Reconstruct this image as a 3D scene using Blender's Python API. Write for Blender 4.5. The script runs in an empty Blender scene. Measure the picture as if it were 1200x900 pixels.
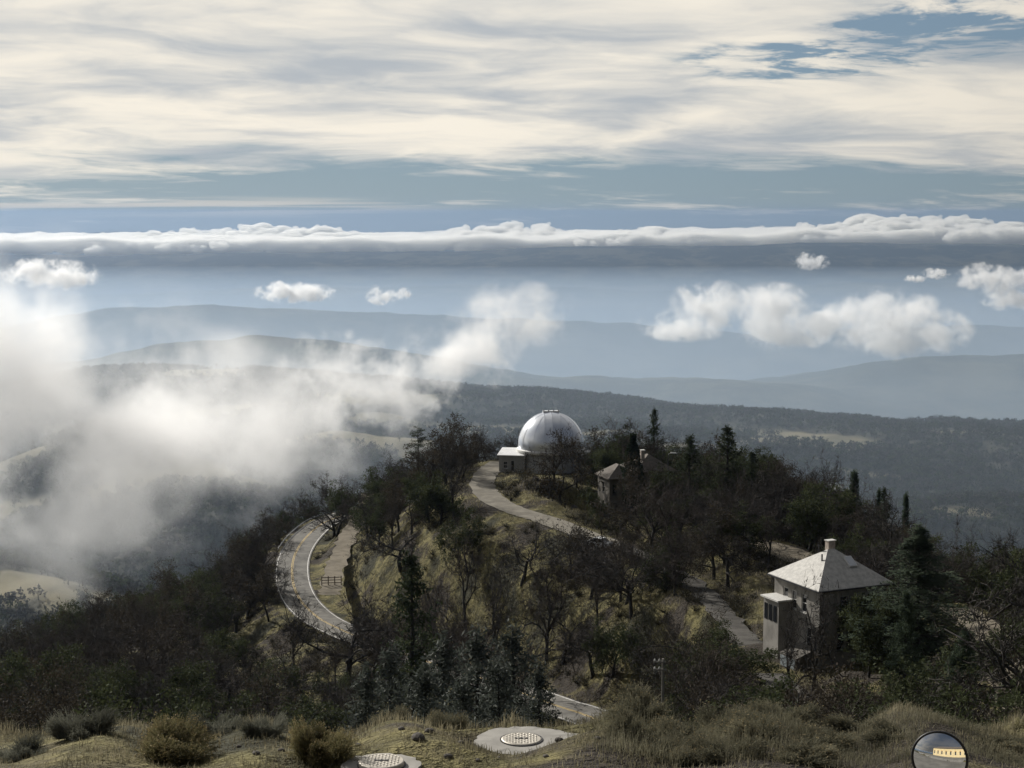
import bpy, math, random
import numpy as np
from mathutils import Vector, Matrix

# ------------------------------------------------------------------ camera, sky, sun, exposure
SC = bpy.context.scene
COL = SC.collection
F, YH = 1900.0, 250.0                     # focal length in photo pixels, eye level row
TH = math.atan((450 - YH) / F)
CT, ST = math.cos(TH), math.sin(TH)
cam_d = bpy.data.cameras.new('camera'); cam = bpy.data.objects.new('camera', cam_d); COL.objects.link(cam)
cam_d.sensor_width = 36.0; cam_d.lens = 36.0 * F / 1200.0
cam_d.clip_start = 0.5; cam_d.clip_end = 200000.0
cam.location = (0, 0, 0); cam.rotation_euler = (math.pi / 2 - TH, 0, 0)
SC.camera = cam

SUN_AZ, SUN_EL = math.radians(-38), math.radians(27)      # azimuth from +Y, negative = to the left
sd = Vector((math.sin(SUN_AZ) * math.cos(SUN_EL), math.cos(SUN_AZ) * math.cos(SUN_EL), math.sin(SUN_EL)))
sun_d = bpy.data.lights.new('sun', 'SUN'); sun = bpy.data.objects.new('sun', sun_d); COL.objects.link(sun)
sun_d.energy = 5.0; sun_d.angle = math.radians(0.55); sun_d.color = (1.0, 0.955, 0.88)
sun.rotation_euler = sd.to_track_quat('Z', 'Y').to_euler()
sun.location = (-60, 80, 120)

SC.view_settings.view_transform = 'Standard'; SC.view_settings.look = 'None'
SC.view_settings.gamma = 1.0; SC.view_settings.use_curve_mapping = False
SC.view_settings.exposure = 0.15
SC.render.engine = 'CYCLES'
cy = SC.cycles
cy.use_denoising = True
cy.use_adaptive_sampling = True; cy.adaptive_threshold = 0.02
cy.max_bounces = 8; cy.diffuse_bounces = 2; cy.glossy_bounces = 3; cy.transmission_bounces = 4
cy.volume_bounces = 6; cy.transparent_max_bounces = 24
cy.volume_step_rate = 1.0; cy.volume_max_steps = 128
cy.caustics_reflective = False; cy.caustics_refractive = False

class NT:
    """small node-tree helper"""
    def __init__(s, tree):
        s.t = tree; s.n = tree.nodes; s.l = tree.links
    def new(s, typ, **kw):
        n = s.n.new(typ)
        for k, v in kw.items():
            if k == 'ins':
                for a, b in v.items(): s.set(n, a, b)
            else: setattr(n, k, v)
        return n
    def set(s, n, a, b):
        if isinstance(b, bpy.types.NodeSocket): s.l.new(b, n.inputs[a])
        else: n.inputs[a].default_value = b
    def math(s, op, a, b=0.0, c=None, clamp=False):
        n = s.n.new('ShaderNodeMath'); n.operation = op; n.use_clamp = clamp
        s.set(n, 0, a); s.set(n, 1, b)
        if c is not None: s.set(n, 2, c)
        return n.outputs[0]
    def vmath(s, op, a, b=None, out=0, scale=None):
        n = s.n.new('ShaderNodeVectorMath'); n.operation = op
        s.set(n, 0, a)
        if b is not None: s.set(n, 1, b)
        if scale is not None: s.set(n, 'Scale', scale)
        return n.outputs['Value'] if out == 'v' else n.outputs[0]
    def noise(s, vec, scale, detail=4, rough=0.55, dist=0.0, lac=2.0):
        n = s.n.new('ShaderNodeTexNoise')
        s.set(n, 'Vector', vec); s.set(n, 'Scale', scale); s.set(n, 'Detail', detail); s.set(n, 'Roughness', rough); s.set(n, 'Distortion', dist); s.set(n, 'Lacunarity', lac)
        return n.outputs['Fac']
    def ss(s, x, lo, hi, a=0.0, b=1.0):
        n = s.n.new('ShaderNodeMapRange'); n.interpolation_type = 'SMOOTHSTEP'
        s.set(n, 0, x); s.set(n, 1, lo); s.set(n, 2, hi); s.set(n, 3, a); s.set(n, 4, b)
        return n.outputs[0]
    def mix(s, f, a, b, blend='MIX'):
        n = s.n.new('ShaderNodeMix'); n.data_type = 'RGBA'; n.blend_type = blend
        s.set(n, 0, f)
        for i, v in ((6, a), (7, b)):
            if isinstance(v, bpy.types.NodeSocket): s.l.new(v, n.inputs[i])
            else: n.inputs[i].default_value = (*v, 1.0) if len(v) == 3 else v
        return n.outputs[2]

def build_world():
    w = bpy.data.worlds.new('World'); SC.world = w; w.use_nodes = True; w.cycles.sampling_method = 'MANUAL'; w.cycles.sample_map_resolution = 512
    t = NT(w.node_tree); t.n.clear()
    tc = t.new('ShaderNodeTexCoord'); d = tc.outputs['Generated']
    sx = t.new('ShaderNodeSeparateXYZ', ins={0: d}); X, Y, Z = sx.outputs
    # the place is 1300 m up: the visible horizon lies a little below eye level
    zc = t.math('MAXIMUM', t.math('ADD', Z, 0.022), 0.002)
    v = t.new('ShaderNodeCombineXYZ', ins={0: X, 1: Y, 2: zc})
    sky = t.new('ShaderNodeTexSky', sky_type='NISHITA', sun_disc=False, sun_elevation=SUN_EL, sun_rotation=SUN_AZ,
                altitude=1300.0, air_density=1.0, dust_density=0.6, ozone_density=2.0)
    t.l.new(v.outputs[0], sky.inputs[0])
    skyc = t.vmath('SCALE', sky.outputs[0], scale=SKY_STRENGTH)
    # high cloud sheet: directions projected on a layer overhead; thin cloud is brightest towards the sun
    dt = t.vmath('DOT_PRODUCT', d, tuple(sd), out='v')
    den = t.math('ADD', t.math('MAXIMUM', Z, -0.01), 0.115)
    px = t.math('DIVIDE', X, den); py = t.math('DIVIDE', Y, den)
    p = t.new('ShaderNodeCombineXYZ', ins={0: px, 1: py, 2: 0.0}).outputs[0]
    warp = t.new('ShaderNodeTexNoise', ins={'Vector': p, 'Scale': 0.9, 'Detail': 3.0}).outputs['Color']
    pw = t.vmath('ADD', p, t.vmath('MULTIPLY', t.vmath('SUBTRACT', warp, (.5, .5, .5)), (1.1, 0.7, 0)))
    # a clear gap in the sheet
    hd = t.vmath('SUBTRACT', t.vmath('SCALE', t.vmath('ADD', p, pw), scale=0.5), (1.08, 4.38, 0)); hd = t.new('ShaderNodeVectorRotate', rotation_type='Z_AXIS', ins={'Vector': hd, 'Angle': 1.06}).outputs[0]
    hole = t.ss(t.vmath('LENGTH', t.vmath('MULTIPLY', hd, (0.9, 1.75, 1)), out='v'), 0.25, 1.15, 0.64, 0.0)
    pw = t.new('ShaderNodeVectorRotate', rotation_type='Z_AXIS', ins={'Vector': pw, 'Angle': -0.30}).outputs[0]
    big = t.noise(t.vmath('MULTIPLY', t.vmath('ADD', pw, (3.1, 7.7, 0)), (0.85, 1.05, 1)), 0.9, 4, 0.5)
    fin = t.noise(t.vmath('MULTIPLY', t.vmath('ADD', pw, (1.3, 2.2, 5.0)), (0.9, 1.25, 1)), 2.6, 8, 0.62)
    ff = t.noise(t.vmath('MULTIPLY', t.vmath('ADD', pw, (6.3, 1.2, 2.0)), (0.9, 1.4, 1)), 6.5, 8, 0.65)
    cov = t.math('ADD', t.math('ADD', t.math('MULTIPLY', big, 0.75), t.math('MULTIPLY', fin, 0.7)), t.math('MULTIPLY', ff, 0.2))
    cov = t.math('SUBTRACT', cov, t.math('MULTIPLY', hole, t.ss(t.math('ADD', fin, t.math('MULTIPLY', ff, 0.4)), 0.52, 0.84, 1.25, 0.35)))
    # the sheet thins out some way short of the horizon
    cov = t.math('SUBTRACT', cov, t.ss(py, 5.4, 7.6, 0.0, 0.62))
    m = t.ss(cov, 0.24, 0.90)
    tone = t.noise(t.vmath('MULTIPLY', t.vmath('ADD', pw, (9.0, 4.0, 1.0)), (0.9, 1.15, 1)), 1.4, 7, 0.56)
    br = t.ss(dt, -0.15, 0.78, 0.15, 1.0)
    cl = t.mix(t.ss(tone, 0.30, 0.64), (0.44, 0.465, 0.49), (0.90, 0.83, 0.71))
    cl = t.vmath('SCALE', cl, scale=br)
    skyl = t.mix(t.ss(Z, 0.30, 0.02, 0.0, 0.72), skyc, t.vmath('SCALE', (0.205, 0.285, 0.36), scale=br))
    # a sheet seen slantwise covers more than the same sheet overhead
    m = t.math('SUBTRACT', 1.0, t.math('POWER', 2.718, t.math('DIVIDE', t.math('MULTIPLY', m, -0.55), t.math('ADD', t.math('MAXIMUM', Z, 0.0), 0.08))))
    c = t.mix(t.math('MULTIPLY', m, 0.97), skyl, cl)
    # thin streaks low over the horizon
    st = t.noise(t.vmath('MULTIPLY', d, (5.0, 5.0, 230.0)), 1.0, 4, 0.5, 0.2)
    sb = t.math('MULTIPLY', t.ss(Z, -0.004, 0.001), t.ss(Z, 0.012, 0.005))
    sb = t.math('MULTIPLY', sb, t.ss(t.math('DIVIDE', X, t.math('MAXIMUM', Y, 0.05)), 0.0, -0.16))
    sm = t.math('MULTIPLY', t.ss(st, 0.42, 0.56), sb)
    c = t.mix(t.math('MULTIPLY', sm, 0.8), c, (0.68, 0.63, 0.55))
    bg = t.new('ShaderNodeBackground', ins={'Color': c, 'Strength': 1.0})
    o = t.new('ShaderNodeOutputWorld'); t.l.new(bg.outputs[0], o.inputs[0])
SKY_STRENGTH = 0.052
build_world()

# ------------------------------------------------------------------ small tools
def P(px, y, D):
    """world point seen at photo pixel (px, y) at ground distance D"""
    xc, yc = (px - 600) / F, (450 - y) / F
    k = D / (CT + yc * ST)
    return Vector((xc * k, D, (-ST + yc * CT) * k))

def tag(o, label=None, cat=None, group=None, kind=None):
    for k, v in (('label', label), ('category', cat), ('group', group), ('kind', kind)):
        if v: o[k] = v
    return o

def mesh_from(name, verts, faces, mat=None, smooth=False):
    m = bpy.data.meshes.new(name)
    V = np.asarray(verts, dtype=np.float32).reshape(-1, 3)
    if isinstance(faces, np.ndarray) and faces.ndim == 2:
        n, k = faces.shape
        m.vertices.add(len(V)); m.vertices.foreach_set('co', V.ravel())
        m.loops.add(n * k); m.loops.foreach_set('vertex_index', faces.astype(np.int32).ravel())
        m.polygons.add(n); m.polygons.foreach_set('loop_start', np.arange(0, n * k, k, dtype=np.int32))
        m.update(calc_edges=True)
    else:
        m.from_pydata([tuple(map(float, v)) for v in V], [], faces); m.update()
    if smooth: m.polygons.foreach_set('use_smooth', np.ones(len(m.polygons), dtype=bool))
    if mat: m.materials.append(mat)
    return m

def link(name, mesh, parent=None, loc=None, rz=None):
    o = bpy.data.objects.new(name, mesh); COL.objects.link(o)
    if parent: o.parent = parent
    if loc is not None: o.location = loc
    if rz is not None: o.rotation_euler = (0, 0, rz)
    return o

class MB:
    """collects shapes into one mesh"""
    def __init__(s): s.v = []; s.f = []
    def add(s, vs, fs):
        b = len(s.v); s.v += [tuple(v) for v in vs]; s.f += [tuple(i + b for i in f) for f in fs]; return s
    def box(s, lo, hi, M=None):
        x0, y0, z0 = lo; x1, y1, z1 = hi
        vs = [(x0, y0, z0), (x1, y0, z0), (x1, y1, z0), (x0, y1, z0), (x0, y0, z1), (x1, y0, z1), (x1, y1, z1), (x0, y1, z1)]
        if M is not None: vs = [M @ Vector(v) for v in vs]
        return s.add(vs, [(0, 3, 2, 1), (4, 5, 6, 7), (0, 1, 5, 4), (1, 2, 6, 5), (2, 3, 7, 6), (3, 0, 4, 7)])
    def tube(s, pts, rad, n=8, cap=True):
        pts = [Vector(p) for p in pts]
        if not hasattr(rad, '__len__'): rad = [rad] * len(pts)
        vs, fs = [], []
        for i, p in enumerate(pts):
            a = pts[min(i + 1, len(pts) - 1)] - pts[max(i - 1, 0)]
            a.normalize()
            u = a.cross(Vector((0, 0, 1)) if abs(a.z) < 0.9 else Vector((1, 0, 0))).normalized(); w = a.cross(u)
            for k in range(n):
                t = 2 * math.pi * k / n
                vs.append(p + (u * math.cos(t) + w * math.sin(t)) * rad[i])
        for i in range(len(pts) - 1):
            for k in range(n):
                a, b = i * n + k, i * n + (k + 1) % n
                fs.append((a, b, b + n, a + n))
        if cap: fs += [tuple(range(n - 1, -1, -1)), tuple(range((len(pts) - 1) * n, len(pts) * n))]
        return s.add(vs, fs)
    def lathe(s, prof, n=48, c=(0, 0, 0), a0=0.0, a1=2 * math.pi):
        full = abs(a1 - a0 - 2 * math.pi) < 1e-6
        m = n if full else n + 1
        vs = [(c[0] + r * math.cos(a0 + (a1 - a0) * k / n), c[1] + r * math.sin(a0 + (a1 - a0) * k / n), c[2] + z) for r, z in prof for k in range(m)]
        fs = []
        for i in range(len(prof) - 1):
            for k in range(n):
                a, b = i * m + k, i * m + (k + 1) % m
                fs.append((a, b, b + m, a + m))
        return s.add(vs, fs)
    def build(s, name, mat, parent=None, smooth=False, loc=None, rz=None):
        return link(name, mesh_from(name, s.v, s.f, mat, smooth), parent, loc, rz)

def empty(name, loc, rz=0.0):
    o = bpy.data.objects.new(name, None); COL.objects.link(o); o.location = loc; o.rotation_euler = (0, 0, rz); o.empty_display_size = 0.5
    return o

# numpy gradient noise
_rng = np.random.RandomState(7); _perm = np.tile(_rng.permutation(512), 3)
_ga = _rng.rand(512) * 2 * np.pi; _gx, _gy = np.cos(_ga), np.sin(_ga)
def perlin(x, y):
    xi = np.floor(x).astype(int); yi = np.floor(y).astype(int); xf = x - xi; yf = y - yi
    u = xf * xf * xf * (xf * (xf * 6 - 15) + 10); v = yf * yf * yf * (yf * (yf * 6 - 15) + 10)
    def g(a, b, dx, dy):
        h = _perm[_perm[(xi + a) % 512] + (yi + b) % 512] % 512
        return _gx[h] * dx + _gy[h] * dy
    n0 = g(0, 0, xf, yf) * (1 - u) + g(1, 0, xf - 1, yf) * u
    n1 = g(0, 1, xf, yf - 1) * (1 - u) + g(1, 1, xf - 1, yf - 1) * u
    return (n0 * (1 - v) + n1 * v) * 1.5
def fbm(x, y, wl, octv=4, gain=0.5):
    r = 0.0; a = 1.0; f = 1.0 / wl
    for i in range(octv):
        r = r + a * perlin(x * f + 17.3 * i + 100, y * f + 5.1 * i + 100); a *= gain; f *= 2.03
    return r
def sstep(x, a, b):
    t = np.clip((x - a) / (b - a), 0, 1); return t * t * (3 - 2 * t)

# ------------------------------------------------------------------ materials
MATS = {}
def pbr(name, color, rough=0.85, metallic=0.0, vary=0.25, scale=3.0, bump=0.0, spec=0.3, detail=5, color2=None, trans=0.0):
    """noise-varied principled material"""
    if name in MATS: return MATS[name]
    m = bpy.data.materials.new(name); m.use_nodes = True; t = NT(m.node_tree)
    b = t.n['Principled BSDF']; tc = t.new('ShaderNodeTexCoord')
    n = t.noise(tc.outputs['Object'], scale, detail, 0.6)
    dark = tuple(c * (1 - vary) for c in color); lite = color2 or tuple(min(1, c * (1 + vary)) for c in color)
    c = t.mix(t.ss(n, 0.3, 0.7), dark, lite)
    oi = t.new('ShaderNodeObjectInfo')
    c = t.mix(1.0, c, t.new('ShaderNodeCombineColor', ins={i: t.math('ADD', t.math('MULTIPLY', oi.outputs['Random'], 0.16), 0.92) for i in range(3)}).outputs[0], 'MULTIPLY')
    t.set(b, 'Base Color', c); b.inputs['Roughness'].default_value = rough; b.inputs['Metallic'].default_value = metallic
    b.inputs['Specular IOR Level'].default_value = spec
    if bump:
        bp = t.new('ShaderNodeBump', ins={'Height': n, 'Strength': bump, 'Distance': 0.05}); t.l.new(bp.outputs[0], b.inputs['Normal'])
    if trans:
        tr = t.new('ShaderNodeBsdfTranslucent', ins={'Color': c}); ms = t.new('ShaderNodeMixShader', ins={0: trans})
        t.l.new(b.outputs[0], ms.inputs[1]); t.l.new(tr.outputs[0], ms.inputs[2])
        t.l.new(ms.outputs[0], t.n['Material Output'].inputs[0])
    MATS[name] = m
    return m
# ------------------------------------------------------------------ terrain
ND = [4, 12, 28.5, 36, 50, 80, 120, 160, 200, 240, 285, 330, 400, 520]
NCOL = {
 -400: [9, 9, 10.0, 11.8, 21, 34, 50, 64, 78, 92, 108, 128, 165, 212],
 -150: [9, 9, 10.0, 11.8, 21, 33, 46, 58, 69, 80, 94, 115, 158, 208],
 0:    [9, 9, 10.0, 11.8, 21, 33, 45, 55, 64, 73, 85, 106, 152, 203],
 150:  [9, 9, 10.0, 11.8, 21, 33, 46, 54, 61, 67, 76, 92, 142, 198],
 300:  [9, 9, 10.0, 11.7, 21, 34, 48, 57, 63, 68, 71, 74, 118, 190],
 450:  [9, 9, 10.0, 11.6, 21, 34, 48, 56, 59, 59.5, 56.5, 61, 95, 170],
 600:  [9, 9, 10.0, 11.5, 21, 34, 47, 55, 53, 46.2, 45.3, 57, 95, 165],
 750:  [9, 9, 10.0, 11.5, 21, 33, 44, 49, 47, 46, 49, 62, 100, 170],
 900:  [9, 9, 10.0, 11.5, 21, 32, 38.5, 42.5, 44, 46.5, 54, 68, 104, 172],
 1050: [9, 9, 10.0, 11.5, 21, 31, 37.5, 42.5, 48, 57, 71, 88, 124, 184],
 1200: [9, 9, 10.0, 11.5, 20.5, 29, 35, 42, 56, 72, 90, 108, 142, 196],
 1350: [9, 9, 10.0, 11.5, 21, 31, 41, 54, 70, 86, 104, 122, 156, 204],
 1600: [9, 9, 10.0, 11.5, 21, 33, 48, 64, 82, 98, 116, 136, 170, 214]}
def _tps():
    U, Vv, Z = [], [], []
    for px, dr in NCOL.items():
        for D, h in zip(ND, dr): U.append(px / 150.0); Vv.append(math.log(D) * 3.2); Z.append(-h)
    for px in range(-400, 1601, 200):
        for D, h in ((16, 9.0), (22, 9.05), (25, 9.3), (30.5, 10.55), (33, 11.05), (34.7, 11.5), (38.5, 13.9), (43, 17.0)): U.append(px / 150.0); Vv.append(math.log(D) * 3.2); Z.append(-h)
    for px, y, D in ((645, 549, 285), (575, 548, 284), (560, 567, 268), (595, 592, 248), (640, 607, 240), (480, 600, 280), (540, 562, 285),
                     (428, 592, 333), (720, 760, 180), (650, 700, 212), (690, 680, 215)):
        p = P(px, y, D); U.append(px / 150.0); Vv.append(math.log(D) * 3.2); Z.append(p.z)
    U, Vv, Z = map(np.array, (U, Vv, Z)); n = len(U)
    d2 = (U[:, None] - U[None]) ** 2 + (Vv[:, None] - Vv[None]) ** 2
    K = 0.5 * d2 * np.log(d2 + 1e-9) + np.eye(n) * 1e-5
    A = np.zeros((n + 3, n + 3)); A[:n, :n] = K; A[:n, n] = 1; A[:n, n + 1] = U; A[:n, n + 2] = Vv; A[n:, :n] = A[:n, n:].T
    w = np.linalg.solve(A, np.concatenate([Z, [0, 0, 0]]))
    return U, Vv, w
_TU, _TV, _TW = _tps()
def near_z(x, y):
    yy = np.maximum(y, 4.0)
    u = np.clip(600 + x / yy * F * 0.985, -400, 1600) / 150.0; v = np.log(np.clip(yy, 4, 520)) * 3.2
    out = np.empty_like(u); n = len(_TU)
    for i in range(0, len(u), 20000):
        s = slice(i, i + 20000)
        d2 = (u[s, None] - _TU) ** 2 + (v[s, None] - _TV) ** 2
        out[s] = (0.5 * d2 * np.log(d2 + 1e-9)) @ _TW[:n] + _TW[n] + _TW[n + 1] * u[s] + _TW[n + 2] * v[s]
    return out

# crests of the hills beyond: (photo px, row, distance) points, side slope, rounding
RIDGES = [
 ([(520, 468, 2350), (620, 470, 2300), (700, 478, 2200), (850, 489, 2050), (960, 496, 1950), (1100, 505, 1880), (1300, 520, 1800)], 0.16, 60),
 ([(-150, 470, 2700), (60, 448, 2650), (150, 434, 2600), (250, 431, 2550), (330, 440, 2500), (420, 458, 2400), (540, 470, 2350)], 0.17, 50),
 ([(130, 505, 1420), (180, 527, 1330), (232, 551, 1240), (292, 590, 1130)], 0.36, 22),
 ([(325, 527, 1620), (360, 513, 1600), (400, 506, 1580), (450, 514, 1560)], 0.26, 26),
 ([(415, 492, 1900), (440, 487, 1880), (470, 497, 1850)], 0.26, 20),
 ([(500, 466, 2200), (360, 470, 2100), (250, 473, 2150)], 0.2, 30),
 ([(-120, 640, 880), (0, 668, 820), (50, 682, 790), (115, 712, 740)], 0.42, 14),
 ([(940, 640, 1180), (1040, 612, 1220), (1110, 600, 1240), (1180, 592, 1280), (1300, 590, 1300)], 0.26, 30),
 ([(560, 512, 1750), (640, 505, 1800), (720, 513, 1720), (860, 527, 1640)], 0.14, 50),
 ([(100, 428, 5600), (210, 409, 5500), (300, 404, 5500), (400, 410, 5400), (520, 436, 5200)], 0.22, 120),
 ([(900, 462, 5600), (1040, 432, 5800), (1100, 419, 5900), (1220, 412, 5900), (1400, 420, 5800)], 0.2, 120),
 ([(560, 455, 5200), (700, 447, 5300), (860, 452, 5200)], 0.16, 120),
 ([(-200, 395, 9300), (60, 383, 9200), (140, 364, 9000), (250, 360, 9000), (400, 367, 9000), (560, 371, 9100), (720, 380, 9200), (900, 392, 9000), (1100, 385, 9200), (1400, 380, 9200)], 0.18, 200),
 ([(-300, 352, 13500), (120, 345, 13500), (330, 338, 13600), (560, 334, 13600), (800, 340, 13500), (1000, 332, 13600), (1400, 334, 13500)], 0.18, 300),
 ([(-500, 300, 21500), (0, 299, 21500), (300, 297, 21000), (560, 292, 21000), (760, 288, 20800), (1000, 286, 21000), (1250, 286, 21000), (1700, 288, 21000)], 0.2, 300),
 ([(-900, 274, 43000), (100, 273, 43000), (200, 270, 42800), (260, 272, 42800), (480, 275, 42800), (1500, 277, 43000)], 0.12, 300),
]
_RW = [([P(*c) for c in pts], k, r) for pts, k, r in RIDGES]
def far_z(x, y):
    R = np.hypot(x, y)
    base = np.interp(R, [0, 600, 900, 1300, 2300, 3200, 4500, 12000, 30000], [-200, -250, -285, -290, -300, -620, -830, -860, -860])
    wl = np.clip(R * 0.16, 130, 1800)
    # noise in octaves of fixed wavelength, faded in with distance
    nz = fbm(x, y, 260, 5) * np.interp(R, [400, 900, 2500, 4000], [5, 20, 22, 26]) + fbm(x, y, 2300, 4) * np.interp(R, [2500, 6000, 20000], [0, 80, 150])
    z = base + nz * 0.9
    for pts, k, r in _RW:
        best = np.full(x.shape, -1e9)
        for a, b in zip(pts[:-1], pts[1:]):
            dx, dy = b.x - a.x, b.y - a.y
            t = np.clip(((x - a.x) * dx + (y - a.y) * dy) / (dx * dx + dy * dy), 0, 1)
            d = np.hypot(x - a.x - t * dx, y - a.y - t * dy)
            h = a.z + t * (b.z - a.z) - k * (np.sqrt(d * d + r * r) - r)
            best = np.maximum(best, h)
        best = best + nz * np.interp(R, [400, 3500, 5000, 14000, 20000], [0.35, 0.35, 0.4, 0.35, 0.2])
        s = np.interp(R, [500, 2500, 20000], [8, 14, 30])
        dlt = (z - best) / s
        z = np.where(np.abs(dlt) > 12, np.maximum(z, best), best + s * np.logaddexp(0, np.clip(dlt, -30, 30)))
    return z

FLATS = []      # (polyline [(x,y,z)], half width, blend width)
def ground_z(x, y, rough=True):
    x = np.atleast_1d(np.asarray(x, float)); y = np.atleast_1d(np.asarray(y, float))
    shp = x.shape; x = x.ravel(); y = y.ravel()
    R = np.hypot(x, y)
    w = sstep(R, 380, 560)
    z = np.zeros_like(x)
    i = w < 1
    if i.any(): z[i] += (1 - w[i]) * near_z(x[i], y[i])
    i = w > 0
    if i.any(): z[i] += w[i] * far_z(x[i], y[i])
    back = sstep(R, 30, 60) * sstep(-y, -10, 20)
    z = z - back * np.clip((R - 40) * 0.35, 0, 260)
    if rough:
        amp = np.interp(R, [0, 24, 30, 40, 60, 110, 400, 600], [0, 0, .10, .18, .5, .9, 1.1, 0])
        z = z + fbm(x, y, 11.0, 5, .55) * amp
    for pts, hw, bw in FLATS:
        bx = (min(p[0] for p in pts) - hw - bw, max(p[0] for p in pts) + hw + bw, min(p[1] for p in pts) - hw - bw, max(p[1] for p in pts) + hw + bw)
        i = np.where((x > bx[0]) & (x < bx[1]) & (y > bx[2]) & (y < bx[3]))[0]
        if not len(i): continue
        bd = np.full(len(i), 1e9); bz = np.zeros(len(i)); xx, yy = x[i], y[i]
        for a, b in zip(pts[:-1], pts[1:]):
            dx, dy = b[0] - a[0], b[1] - a[1]
            t = np.clip(((xx - a[0]) * dx + (yy - a[1]) * dy) / (dx * dx + dy * dy + 1e-9), 0, 1)
            d = np.hypot(xx - a[0] - t * dx, yy - a[1] - t * dy)
            c = d < bd; bd[c] = d[c]; bz[c] = (a[2] + t * (b[2] - a[2]))[c]
        k = 1 - sstep(bd, hw, hw + bw)
        z[i] = z[i] * (1 - k) + (bz - 0.12) * k
    return z.reshape(shp)
def gz(x, y): return float(ground_z([x], [y])[0])
def G(px, D):
    """point on the ground in the direction of photo column px at distance D"""
    x = (px - 600) / F * D; z = 0
    for _ in range(3):
        z = gz(x, D)
        k = D * CT - z * ST            # depth along the optical axis
        x = (px - 600) / F * k
    return Vector((x, D, z))

def smooth_poly(pts, n=10):
    """Catmull-Rom through 3D points"""
    pts = [Vector(p) for p in pts]; Q = [pts[0] * 2 - pts[1]] + pts + [pts[-1] * 2 - pts[-2]]
    out = []
    for i in range(1, len(Q) - 2):
        a, b, c, d = Q[i - 1:i + 3]
        for k in range(n):
            t = k / n
            out.append(0.5 * ((2 * b) + (c - a) * t + (2 * a - 5 * b + 4 * c - d) * t * t + (3 * b - a - 3 * c + d) * t ** 3))
    out.append(pts[-1]); return out

# road centre lines (photo column, row, distance on the ground)
ROAD_MAIN = smooth_poly([P(425, 596, 372), P(395, 606, 356), P(374, 616, 343), P(355, 634, 324), P(344, 655, 306), P(343, 680, 289), P(352, 703, 274), P(372, 723, 262), P(400, 738, 253), P(432, 751, 245),
                         P(500, 775, 226), P(580, 800, 203), P(650, 826, 183), P(686, 838, 178), P(760, 868, 165)], 8)
ROAD_OLD = smooth_poly([P(432, 578, 352), P(428, 590, 338), P(417, 612, 316), P(404, 636, 297), P(394, 662, 279), P(388, 688, 262), P(387, 697, 258)], 8)
ROAD_DRIVE = smooth_poly([P(588, 541, 293), P(573, 551, 283), P(565, 566, 270), P(575, 583, 256), P(604, 598, 245), P(640, 609, 238), P(690, 628, 226), P(738, 645, 214), P(786, 668, 200),
                          P(822, 694, 186), P(850, 722, 172), P(880, 758, 155), P(912, 800, 137), P(945, 845, 118), P(990, 905, 99)], 8)
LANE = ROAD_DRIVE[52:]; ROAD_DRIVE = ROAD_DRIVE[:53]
ROAD_RIGHT = smooth_poly([P(1120, 712, 156), P(1152, 738, 140), P(1180, 778, 122), P(1205, 830, 105), P(1240, 900, 90)], 8)
YARD = smooth_poly([P(880, 634, 216), P(915, 645, 208), P(955, 660, 198), P(1000, 672, 190)], 6)
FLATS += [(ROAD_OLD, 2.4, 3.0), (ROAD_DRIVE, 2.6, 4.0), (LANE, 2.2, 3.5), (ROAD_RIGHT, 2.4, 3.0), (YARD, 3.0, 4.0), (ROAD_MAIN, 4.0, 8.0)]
DOME_C = P(645.5, 549, 285); HOUSE_C = P(992, 772, 146); HALL_C = P(748, 609, 256)
FLATS += [([DOME_C, DOME_C + Vector((-9, 1, 0))], 6.8, 5), ([HOUSE_C + Vector((-4, 0, 0)), HOUSE_C + Vector((4, 1, 0))], 6, 5), ([HALL_C + Vector((-6, 0, 0)), HALL_C + Vector((7, 2, 0))], 6, 5)]
COVERS = [P(611, 869, 33.0), P(447, 899, 28.9)]
FLATS += [([c + Vector((-.5, 0, .10)), c + Vector((.9, 0, .10))], 0.9, 0.9) for c in COVERS]

# where the woods stand: 0 grass .. 1 wood
BARE = [(P(232, 549, 1240), 95, 42), (P(200, 536, 1300), 70, 40), (P(395, 508, 1580), 55, 40), (P(445, 490, 1880), 45, 40), (P(45, 682, 785), 26, 26), (P(20, 672, 805), 26, 28), (P(90, 700, 760), 18, 24),
        (P(605, 506, 1800), 75, 34), (P(705, 514, 1720), 60, 34), (P(800, 527, 1650), 60, 22), (P(1115, 600, 1240), 48, 14), (P(345, 520, 1600), 40, 40), (P(360, 470, 2150), 80, 28), (P(1130, 507, 1870), 60, 24), (P(1010, 530, 1560), 40, 14), (P(1060, 560, 1420), 34, 10), (P(960, 540, 1500), 30, 12), (P(1150, 575, 1330), 36, 10), (P(900, 515, 1700), 34, 14), (P(1180, 545, 1500), 40, 12)]
def wood_mask(x, y):
    R = np.hypot(x, y)
    n = fbm(x, y, 330, 4, 0.6)
    m = sstep(n, -0.56, -0.34)
    for c, rx, ry in BARE:
        d = np.hypot((x - c.x) / rx, (y - c.y) / ry) + 0.35 * fbm(x, y, 60, 3)
        m = m * sstep(d, 0.75, 1.05)
    return m

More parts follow.
